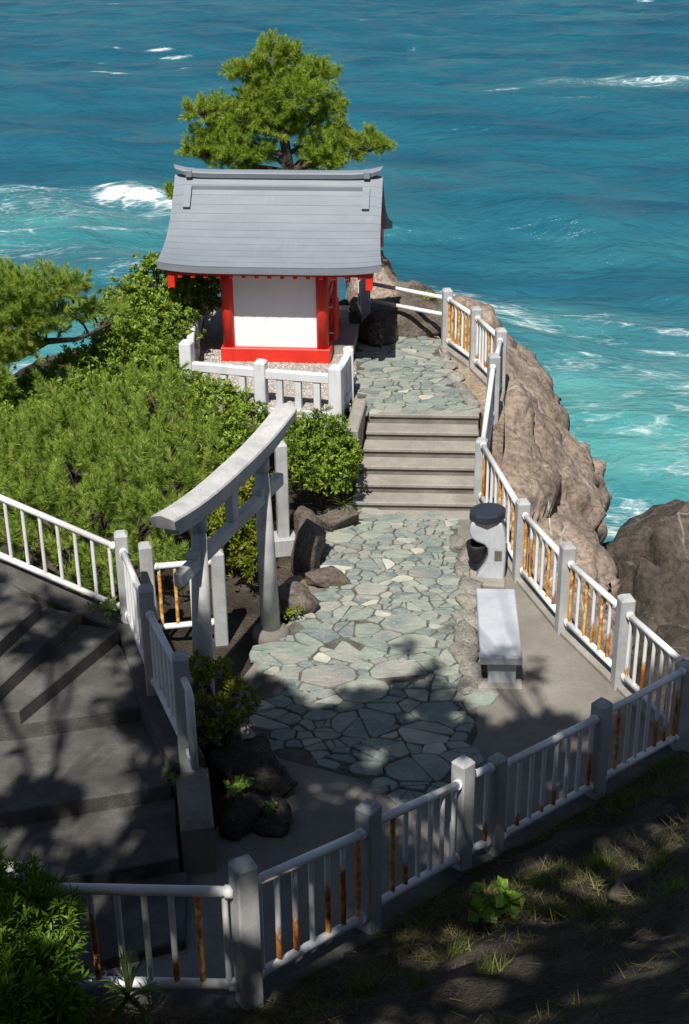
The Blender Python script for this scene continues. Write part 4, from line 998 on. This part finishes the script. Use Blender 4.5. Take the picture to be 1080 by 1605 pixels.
# =================================================================== PEDESTAL with dark lid
def build_fountain():
    root = empty('drinking_fountain', (1.76, 15.62, 0), R(-8)); root.scale = (.90, .9, .92); tag(root, 'pale stone drinking fountain with dark basin and dark faceted lid by the railing', 'fountain')
    prof = [(-.15, 0), (.23, 0), (.27, .05), (.275, .32), (.27, .58), (.245, .72), (.20, .84), (.17, .87), (-.17, .87), (-.215, .82), (-.235, .72), (-.215, .62), (-.14, .555), (-.03, .52), (.02, .46), (.03, .36), (.0, .24), (-.07, .12)]
    mb = MB(); bm = mb.bm; f0 = bm.faces.new([bm.verts.new((x, -.17 - .05 * max(0, .4 - z), z)) for x, z in prof])
    r_ = bmesh.ops.extrude_face_region(bm, geom=[f0]); ev = [g for g in r_['geom'] if isinstance(g, bmesh.types.BMVert)]
    for v in ev: v.co.y = .18
    bmesh.ops.recalc_face_normals(bm, faces=bm.faces[:])
    es = [e for e in bm.edges if abs(e.verts[0].co.y - e.verts[1].co.y) < .1]
    bmesh.ops.bevel(bm, geom=es, offset=.035, segments=3, affect='EDGES', profile=.5)
    for fc in bm.faces: fc.smooth = len(fc.verts) == 4
    mb.build('body', MAT['bench'], root)
    # lid
    lid = MB(); bm = lid.bm; rg = []
    for z, r in ((.86, .235), (.885, .255), (.955, .255), (.985, .235), (.99, .20)):
        rg.append([bm.verts.new((r * math.cos(2 * math.pi * (k + .5) / 10), -.02 + r * .92 * math.sin(2 * math.pi * (k + .5) / 10), z + .02 * math.cos(2 * math.pi * k / 10))) for k in range(10)])
    for A, B in zip(rg, rg[1:]):
        for i in range(10): bm.faces.new((A[i], A[(i + 1) % 10], B[(i + 1) % 10], B[i]))
    bm.faces.new(rg[-1]); bm.faces.new(rg[0][::-1]); lid.build('lid', MAT['black'], root)
    b = MB(); b.lathe((-.13, -.04, .20), [(.075, 0), (.115, .08), (.145, .24), (.15, .29), (.13, .29), (.11, .12), (.04, .05)], 20); b.build('basin', MAT['darkbasin'], root)
    MB().box((.17, -.178, .38), (.10, .02, .15), bev=.004).build('plaque', MAT['plaque'], root)
    MB().box((0, -.04, .02), (.56, .72, .05), bev=.012).build('plinth', MAT['steps'], root)
build_fountain()
#PLANTS
# =================================================================== PLANTS
HEDGE = [(-2.89, 21.6, 1.99, 0.54), (-2.43, 21.9, 1.74, 0.5), (-3.31, 21.2, 1.75, 0.49), (-2.75, 21.0, 1.49, 0.52), (-2.3, 22.4, 1.85, 0.40), (-3.16, 20.6, 1.37, 0.55), (-2.95, 21.4, 1.3, .5), (-2.88, 21.3, 2.50, .16)]
shrub('tall_shrub', HEDGE, MAT['leaf'], ROS, 250, 1, 'tall broadleaf shrub crowding the left side of the shrine', 'broadleaf shrubs of the headland', z0=.6, shell=(.62, 1.08))
SLOPE = [(-3.41, 20.0, 1.43, 0.49), (-3.93, 19.6, 1.22, 0.46), (-4.44, 19.2, 1.08, 0.43), (-2.89, 19.6, 1.26, 0.48), (-4.83, 19.0, 0.91, 0.38), (-2.55, 19.9, 1.22, 0.40), (-3.6, 19.3, .9, .5), (-4.3, 18.8, .75, .5), (-4.9, 18.4, .6, .5), (-5.4, 18.6, .6, .5), (-3.2, 19.0, 1.0, .5), (-4.0, 18.4, .9, .45), (-4.6, 18.0, .95, .45), (-5.2, 18.0, .9, .45), (-5.4, 18.3, 1.2, .45), (-4.9, 18.6, 1.15, .36), (-5.9, 18.2, 1.2, .5)]
shrub('low_shrub', SLOPE, MAT['leaf'], ROS, 250, 2, 'low yellow green shrub spreading down the slope below the tall shrub', 'broadleaf shrubs of the headland', z0=.1, shell=(.62, 1.08))
FRT = [(-1.75, 18.2, 1.28, 0.37), (-1.35, 18.0, 1.12, 0.35), (-1.8, 17.6, 1.05, 0.36), (-1.35, 17.3, 0.98, 0.32), (-2.12, 18.4, 1.4, 0.31), (-1.6, 17.7, .75, .42), (-.95, 18.2, .95, .26)]
shrub('low_shrub', FRT, MAT['leaf'], ROS, 260, 3, 'leafy shrub in front of the white stone fence, behind the torii beam', 'broadleaf shrubs of the headland', z0=.0, shell=(.6, 1.08))
RGT = [(-0.33, 17.6, 1.0, 0.40), (-0.17, 17.5, 0.79, 0.36), (-0.51, 17.4, 0.74, 0.36), (-0.25, 17.3, 0.6, 0.34), (-0.6, 17.8, 0.95, 0.3), (-.04, 17.75, 0.82, 0.24)]
shrub('round_shrub', RGT, MAT['leaf'], ROSB, 280, 4, 'round bright shrub at the left foot of the wide steps', 'broadleaf shrubs of the headland', z0=.0, shell=(.6, 1.1))
UND = [(-1.41, 16.2, 0.83, 0.34), (-1.34, 15.5, 0.63, 0.28), (-1.5, 15.7, 0.71, 0.29), (-1.33, 16.8, 0.92, 0.3), (-1.69, 16.1, 0.79, 0.28), (-1.45, 15.9, .45, .4), (-1.15, 15.3, .35, .22)]
shrub('low_shrub', UND, MAT['leafyellow'], ROSB, 250, 5, 'bright shrub seen under the torii between its pillars', 'broadleaf shrubs of the headland', z0=.0, shell=(.6, 1.08))
SML = [(-1.28, 11.9, 0.84, 0.17), (-1.08, 11.75, 0.75, 0.15), (-1.34, 11.5, 0.70, 0.18), (-1.08, 11.4, 0.64, 0.13), (-1.47, 12.1, 0.78, 0.15), (-.95, 11.6, .68, .09), (-1.35, 11.3, .55, .14)]
shrub('small_shrub', SML, MAT['leafyellow'], [rosette(9, .07, .02, (5, 60), s) for s in (1, 2)], 200, 6, 'small yellow green shrub growing from the dark rocks by the stairway', z0=.15, shell=(.5, 1.15))
BL = [(-2.01, 6.9, 2.38, 0.29), (-1.74, 6.65, 2.40, 0.25), (-1.93, 6.3, 2.48, 0.3), (-1.66, 6.2, 2.40, 0.22), (-1.8, 5.9, 2.5, 0.26), (-1.52, 6.0, 2.35, 0.15), (-2.2, 6.6, 2.5, 0.33), (-1.9, 6.5, 2.1, .35)]
BL = [(x - .12, y, z - .04, r * .92) for x, y, z, r in BL]
shrub('leafy_shrub', BL, MAT['leafbright'], [rosette(11, .085, .016, (5, 70), s) for s in (1, 2, 3)], 330, 7, 'dark glossy shrub filling the lower left corner before the railing', z0=1.5, shell=(.55, 1.1), scl=(.8, 1.25))

# spiky plant beside the left end of the front fence
def spiky(loc, label, seed, n=34, L=.30, m='leafdark'):
    rng = random.Random(seed); bm = bmesh.new()
    for i in range(n):
        a = rng.uniform(0, 6.28); t = R(rng.uniform(12, 80)); l = L * rng.uniform(.7, 1.15); w_ = .022 * rng.uniform(.8, 1.2)
        s = Vector((-math.sin(a), math.cos(a), 0)); pv = None
        for k in range(6):
            q = k / 5; tt = t + q * q * .55; p = Vector((math.cos(a) * math.sin(tt), math.sin(a) * math.sin(tt), math.cos(tt))) * l * q
            ww = w_ * (1 - q ** 2.2) * (.6 + q) ; A = bm.verts.new(p - s * ww * .5); B = bm.verts.new(p + s * ww * .5)
            if pv: bm.faces.new((pv[0], pv[1], B, A))
            pv = (A, B)
    me = bpy.data.meshes.new('spiky_plant'); bm.to_mesh(me); bm.free()
    return tag(link('spiky_plant', me, MAT[m], None, loc), label, 'plant')
spiky((-1.36, 6.55, 1.85), 'spiky narrow leaved plant between the dark shrub and the front railing', 3)
spiky((-.02, 17.15, .25), 'spiky green plant at the right foot of the round shrub', 4, 22, .28)

# small weeds
def weed(name, loc, m, label, seed, n=14, L=.07, W_=.05, h=.08, cat='weed', spread=.10):
    rng = np.random.default_rng(seed); P = rng.normal(size=(n, 3)) * np.array([spread, spread, h * .4]) + np.array([0, 0, h])
    tv, tf = rosette(6, L, W_, (40, 90), seed)
    V, F = scatter(tv, tf, P, np.array([0, -.3, 1.0]) + rng.normal(size=P.shape) * .4, rng.uniform(.7, 1.2, n), rng)
    return tag(link(name, tri_mesh(name, V, F), MAT[m], None, loc), label, cat)
weed('broadleaf_weed', (1.13, 8.15, 1.06), 'leafbright', 'bright green round leaved weed on the sunlit patch of the dark slope', 11, 10, .11, .085, .12, spread=.09)
weed('broadleaf_weed', (-1.0, 10.72, .34), 'leafbright', 'small bright green weed on the flat dark rock by the stairway', 12, 9, .06, .045, .05, spread=.06)
weed('broadleaf_weed', (-1.66, 10.68, .48), 'leafbright', 'small green tuft growing from the joint of the stairway kerb', 13, 10, .05, .02, .05, spread=.04)
weed('broadleaf_weed', (-2.55, 13.15, .85), 'leafbright', 'bright green sprig at the foot of the stairway railing', 14, 9, .08, .03, .06, spread=.06)
weed('moss_patch', (-.66, 14.5, .10), 'leafyellow', 'yellow green moss patch in front of the low boulder by the torii', 15, 30, .03, .02, .03, spread=.08)
weed('broadleaf_weed', (-.74, 10.6, .16), 'leafdark', 'dark green weed on the rock nearest the walkway', 16, 9, .05, .03, .05, spread=.05)
weed('coastal_plant', (1.50, 23.6, 1.2), 'leafyellow', 'yellow green plant growing between the boulders behind the white rails', 17, 60, .07, .03, .05, spread=.10)
# grass of the slope: tufts one can pick out are things, the rest is stuff
def grass_tuft(loc, label, seed, n=70, L=.20, m='grass', sp=.045):
    rng = np.random.default_rng(seed); P = rng.normal(size=(n, 3)) * np.array([sp, sp, 0])
    for q in P: q[2] = ground_z(loc[0] + q[0], loc[1] + q[1]) - loc[2] - .02
    tv = np.array([(-.004, 0, 0), (.004, 0, 0), (.0, .03, .6), (.0, .14, 1.0)]) * np.array([1, 1, 1.0]); tv = np.array([(-.025, 0, 0), (.025, 0, 0), (0.012, .06, .6), (-.012, .06, .6), (0, .30, .95)])
    tf = np.array([(0, 1, 2), (0, 2, 3), (3, 2, 4)])
    V, F = scatter(tv, tf, P, np.array([0, 0, 1.0]) + rng.normal(size=P.shape) * .45, L * rng.uniform(.5, 1.15, n), rng)
    return tag(link('grass_tuft', tri_mesh('grass_tuft', V, F), MAT[m], None, loc), label, 'grass')
GT = [(1.51, 8.63, 'grass tuft left of the middle of the dark slope, above the round leaved weed'), (2.53, 10.54, 'green tuft just below the railing, nearest its right end post'), (.40, 6.6, 'green tuft at the bottom edge of the slope, left of centre'), (2.08, 7.1, 'green tuft in the lower right corner of the slope'),
      (.76, 7.47, 'green tuft low on the slope left of the round leaved weed'), (1.42, 7.74, 'small tuft on the slope below the sunlit rock'), (3.1, 11.35, 'green tuft under the right end of the front railing'), (1.7, 9.9, 'grass tuft at the foot of the middle of the front railing'), (.86, 6.5, 'dry green tuft at the bottom of the slope, centre'), (2.25, 8.15, 'dark green tuft at the right side of the slope'), (1.62, 7.3, 'olive tuft between the bottom tufts of the slope'), (1.0, 8.55, 'short bright tuft just left of the round leaved weed'), (1.95, 8.75, 'bright tuft above and right of the round leaved weed'), (2.5, 7.6, 'tuft near the right edge low on the slope'), (.1, 7.0, 'tuft at the foot of the left end of the front railing')]
for k, (x, y, lb) in enumerate(GT): grass_tuft((x, y, ground_z(x, y)), lb, 200 + k, m='grass' if k % 3 else 'leafbright', n=120, L=.15 if k % 2 else .18)
def litter():
    rng = np.random.default_rng(31); P = []
    while len(P) < 22000:
        x = rng.uniform(-3.2, 4.0); yf, zf = front(x); y = yf - .12 - abs(rng.normal()) * 2.2
        if y < 4.2: continue
        if fbm((x, y, 0), .9, 3, 17) + rng.uniform(-.3, .3) > .0: P.append((x, y, ground_z(x, y) + .01))
    P = np.array(P); tv = np.array([(-.03, 0, 0), (.03, 0, 0), (0, .25, .9)]); tf = np.array([(0, 1, 2)])
    V, F = scatter(tv, tf, P, np.array([0, 0, .35]) + rng.normal(size=P.shape) * .7, .12 * rng.uniform(.4, 1.3, len(P)), rng)
    tag(link('dry_grass', tri_mesh('dry_grass', V, F), MAT['litter'], None), 'sparse dry grass and pine litter on the shaded slope', 'grass', kind='stuff')
litter()
SR = [(2.0, 7.7, .3, 'half buried dark rock low on the right of the shaded slope'), (1.75, 9.35, .22, 'small dark rock close below the middle of the front railing'), (2.75, 9.7, .22, 'small dark rock below the right end of the front railing')]
for k, (x, y, s_, lb) in enumerate(SR): rock('slope_rock', (x, y, ground_z(x, y) + s_ * .02), (s_ * 1.3, s_, s_ * .7), MAT['darkrock'], 300 + k, lb, 'rocks of the shaded slope', rz=k, sub=3, rough=.1)

# ---- pines
def pine(name, base, clumps, label, seed, m='pine', dens=95, trunk=None, temps=None, r0=.045, group='pines of the headland', trunk_r=(.13, .05), **kw):
    root = empty(name, base); tag(root, label, 'pine tree', group); L = Vector(base)
    cl = [(c[0] - L.x, c[1] - L.y, c[2] - L.z, c[3]) for c in clumps]
    link('needles', foliage_mesh('needles', cl, temps or PADS, dens, seed, **kw), MAT[m], root)
    tp = None
    if trunk:
        tp = [Vector(t) - L for t in trunk]; n = len(tp)
        MB().tube(tp, [trunk_r[0] + (trunk_r[1] - trunk_r[0]) * i / (n - 1) for i in range(n)], 10).build('trunk', MAT['bark'], root)
        fine = []
        for a, b in zip(tp, tp[1:]): fine += [a.lerp(b, t) for t in (0, .33, .66)]
        tp = fine
    branch_mesh((0, 0, 0), [(c[0] - L.x, c[1] - L.y, c[2] - L.z, c[3]) for c in clumps], r0, .014, seed, trunk=tp).build('branches', MAT['bark'], root)
    return root
PT0 = [(-1.12, 24.0, 5.4, 0.27), (-0.80, 24.1, 5.15, 0.30), (-1.44, 23.9, 5.12, 0.22), (-1.72, 24.0, 5.05, 0.17), (-0.34, 24.1, 5.0, 0.27), (-1.08, 24.0, 4.95, 0.36), (-0.67, 23.8, 4.69, 0.42), (-1.4, 24.0, 4.65, 0.34), (-0.14, 24.1, 4.48, 0.28), (-2.37, 23.9, 4.42, 0.23), (-2.0, 24.1, 4.42, 0.27), (-1.63, 24.0, 4.30, 0.34), (-2.2, 24.0, 3.95, 0.34), (-1.75, 23.8, 3.92, 0.34), (-1.1, 23.9, 4.33, 0.38), (-0.57, 24.1, 4.17, 0.38), (-0.04, 24.0, 4.08, 0.20), (-0.31, 23.9, 3.78, 0.33), (0.12, 24.0, 3.78, 0.28), (0.49, 24.0, 3.9, 0.23), (0.70, 24.0, 3.82, 0.13), (-1.35, 24.1, 3.75, 0.28), (-2.48, 24.0, 3.80, 0.18), (-2.77, 23.6, 3.22, 0.12), (-0.55, 24.3, 3.62, 0.25), (-1.55, 23.9, 3.62, .28), (-2.1, 24.0, 3.68, .26), (-.15, 23.9, 3.60, .24), (-1.9, 24.1, 4.15, .28)]
PT = [(x, y, z - .10, r) for x, y, z, r in PT0]
pine('pine_tree', (-.85, 24.3, .4), PT, 'pine tree with bushy crown rising behind the shrine roof', 21, 'pine', 88, lo=-.6, shell=(.35, 1.0), upb=.5, jit=.5, scl=(.75, 1.25), trunk=[(-.85, 24.3, .4), (-.95, 24.25, 1.8), (-.84, 24.15, 3.0), (-.95, 24.05, 3.9), (-1.02, 24.0, 4.7), (-1.1, 24.0, 5.3)])
PL = [(-4.51, 19.0, 2.62, 0.38), (-4.1, 19.2, 2.65, 0.34), (-4.9, 18.7, 2.1, .35), (-5.2, 18.5, 1.8, .4), (-4.85, 18.4, 1.6, .25), (-3.82, 19.4, 2.66, 0.20), (-4.6, 18.8, 2.25, 0.33), (-4.19, 19.0, 2.28, 0.28), (-3.81, 19.4, 2.26, 0.20), (-3.58, 19.6, 2.26, 0.13), (-5.0, 18.8, 2.59, 0.45), (-4.75, 18.6, 1.98, 0.2), (-4.79, 19.2, 2.86, 0.2), (-5.6, 18.6, 2.7, .5), (-6.2, 18.4, 2.4, .5), (-4.45, 18.9, 1.95, .2), (-4.35, 19.05, 2.45, .3), (-3.25, 19.6, 2.25, .12)]
pine('pine_tree', (-6.6, 18.4, -1.5), PL, 'pine branches reaching in from the left edge above the sea', 22, 'pine2', 95, r0=.018, lo=-.5, shell=(.35, 1.1), upb=.6, jit=.5, scl=(.8, 1.3), trunk=[(-6.6, 18.4, -1.5), (-6.4, 18.4, .5), (-6.1, 18.5, 1.5), (-5.3, 18.7, 1.78), (-4.6, 18.9, 1.82), (-4.2, 19.1, 1.98), (-3.8, 19.2, 1.97), (-3.3, 19.5, 2.12)], trunk_r=(.14, .015))
PA = [(-2.66, 18.2, 1.52, 0.42), (-3.26, 17.8, 1.40, 0.44), (-2.2, 18.0, 1.30, 0.38), (-3.81, 17.4, 1.28, 0.46), (-4.37, 17.2, 1.2, 0.46), (-2.76, 17.2, 1.25, 0.48), (-2.05, 17.2, 1.12, 0.36), (-5.0, 17.0, 1.1, .5), (-3.3, 17.3, .9, .5), (-2.5, 17.5, .8, .5), (-4.2, 17.0, .7, .5)]
pine('young_pine', (-3.1, 17.6, .0), PA, 'young pine with long upright shoots in the middle of the green bank', 23, 'pine2', 34, temps=PLUMES, upb=1.5, jit=.55, scl=(.6, 1.2), lo=-.15, shell=(.5, 1.12), lump=.3)
PB = [(-3.95, 16.0, 1.25, 0.5), (-3.35, 16.2, 1.24, 0.5), (-2.69, 16.0, 1.22, 0.48), (-2.18, 16.0, 1.06, 0.38), (-1.9, 16.4, 1.06, 0.30), (-4.6, 16.0, 1.2, .5), (-3.2, 15.9, .7, .5), (-2.4, 15.8, .6, .45), (-4.0, 15.8, .7, .5)]
pine('young_pine', (-3.0, 16.0, .0), PB, 'broad green pine in front of the upright young pine, left of the torii beam', 24, 'pine2', 34, temps=PLUMES, upb=1.5, jit=.55, scl=(.6, 1.2), lo=-.15, shell=(.5, 1.12), lump=.3)
PC = [(-3.66, 15.2, 1.10, 0.42), (-2.97, 15.2, 1.10, 0.43), (-2.4, 15.2, 1.0, 0.36), (-4.1, 15.0, 1.25, 0.4), (-3.3, 14.9, .7, .42), (-2.6, 14.9, .55, .4), (-2.1, 14.8, .6, .28), (-3.0, 14.5, .35, .35), (-3.9, 14.7, .9, .35)]
pine('young_pine', (-3.0, 15.0, .0), PC, 'low pine close behind the stairway railing, partly in shade', 25, 'pine2', 34, temps=PLUMES, upb=1.5, jit=.55, scl=(.6, 1.2), lo=-.15, shell=(.5, 1.12), lump=.3)

# ---- shade trees standing behind and beside the viewpoint
SUN_GAPS = [(1.3, 8.2, 1.15, .55), (1.9, 7.5, 1.5, .42), (2.3, 9.4, .7, .35), (.9, 7.2, 1.5, .38), (2.7, 8.2, 1.0, .36), (1.3, 7.5, 1.5, .35), (2.0, 8.5, 1.1, .3), (.5, 7.6, 1.4, .3), (1.6, 9.2, .6, .25), (2.9, 9.6, .6, .3), (.9, 6.5, 2.0, .35), (1.9, 6.7, 1.9, .35), (-2.6, 11.1, .44, .55), (-2.2, 10.2, .3, .48), (-3.0, 9.8, .3, .4), (-2.0, 9.4, .2, .35), (-2.6, 12.4, .7, .3), (-3.4, 12.7, 1.0, .3), (-1.75, 6.45, 2.5, .27),
        (.9, 9.6, 1.0, .22), (2.0, 10.6, .8, .25), (.25, 11.7, 0, .20), (-.3, 12.9, 0, .25), (2.3, 11.9, 0, .25), (1.9, 12.7, 0, .35), (1.74, 13.8, .4, .95), (2.0, 14.6, 0, .8), (-.95, 14.0, 2.4, .8), (-1.4, 12.9, 2.4, .6), (-1.7, 12.1, 2.5, .4), (-1.15, 11.7, .8, .22), (.6, 14.9, 0, .8), (-.2, 15.0, 0, .7), (1.0, 13.9, 0, .45), (.3, 14.2, 0, .3), (-.9, 14.1, 1.0, .3), (-.65, 7.1, 2.0, .2), (.1, 8.4, 1.6, .2), (3.0, 12.6, .6, .35), (-1.9, 8.6, 0.1, .3)]
def shade_tree(base, top, clumps, label, seed, n_leaf):
    root = empty('shade_tree', base); tag(root, label, 'tree', 'shade trees behind the viewpoint'); L = Vector(base); rng = np.random.default_rng(seed)
    V = []; P = []
    for (x, y, z, r) in clumps:
        k = int(n_leaf * r * r); d = rng.normal(size=(k, 3)); d /= np.linalg.norm(d, axis=1, keepdims=True)
        P.append(np.array([x, y, z]) - np.array(L) + d * (rng.uniform(.2, 1.0, k) ** .6 * r)[:, None] * np.array([1, 1, .5]))
    P = np.concatenate(P); tv, tf = rosette(7, .20, .085, (20, 90), seed)
    # leaves removed along the sun ray so light patches land on chosen spots
    S_ = np.array(sdir); W = P + np.array(L)
    for hx, hy, hz, hr in SUN_GAPS:
        Q = W - S_ * ((W[:, 2] - hz) / S_[2])[:, None]; d = np.hypot(Q[:, 0] - hx, Q[:, 1] - hy)
        keep = d > hr * (.75 + .55 * rng.random(len(d)) + .25 * np.sin(np.arctan2(Q[:, 1] - hy, Q[:, 0] - hx) * 3 + hx)); P = P[keep]; W = W[keep]
    V, F = scatter(tv, tf, P, np.array([0, 0, .6]) + rng.normal(size=P.shape), rng.uniform(.7, 1.3, len(P)), rng)
    link('crown', tri_mesh('crown', V, F), MAT['leafdark'], root)
    tr = [Vector((0, 0, -.3)), (Vector(top) - L) * .35 + Vector((.25, 0, 0)), (Vector(top) - L) * .7 + Vector((-.15, .1, 0)), Vector(top) - L]
    MB().tube(tr, [.24, .2, .15, .09], 10).build('trunk', MAT['bark'], root)
    fine = []
    for a, b in zip(tr, tr[1:]): fine += [a.lerp(b, t) for t in (0, .25, .5, .75)]
    branch_mesh((0, 0, 0), [(c[0] - L.x, c[1] - L.y, c[2] - L.z, c[3]) for c in clumps], .06, .02, seed, trunk=fine[3:], bend=.06).build('branches', MAT['bark'], root)
rs = random.Random(77)
def canopy(x0, x1, y0, y1, z0, z1, n, r=(.55, .95), seed=0):
    q = random.Random(seed); return [(q.uniform(x0, x1), q.uniform(y0, y1), q.uniform(z0, z1), q.uniform(*r)) for _ in range(n)]
shade_tree((-4.6, -1.0, 6.5), (-4.0, .6, 12.2), canopy(-6.8, -2.4, -2.5, 6.4, 10.2, 12.8, 42, (.5, .95), seed=1), 'broadleaf tree rising left of the viewpoint, shading the stairway', 51, 300)
shade_tree((2.2, -2.2, 6.6), (1.0, .8, 12.4), canopy(-3.0, 2.2, -3.0, 6.0, 10.2, 12.8, 46, (.5, .95), seed=2) + [(-1.9, 3.3, 11.2, .9), (-1.4, 2.6, 11.0, .85), (-2.4, 2.6, 11.6, .8), (-.6, 4.2, 11.3, .8), (.4, 4.6, 11.2, .7), (-1.3, 4.6, 11.4, .7)], 'broadleaf tree rising right of the viewpoint, shading the front fence', 52, 300)  # listed clumps added to throw shade on chosen spots of the terrace
shade_tree((4.6, -1.2, 6.0), (4.4, .8, 11.0), canopy(.4, 4.8, -3.0, 5.0, 9.8, 12.0, 30, (.5, .9), seed=3), 'broadleaf tree at the right of the viewpoint, shading the slope', 53, 300)
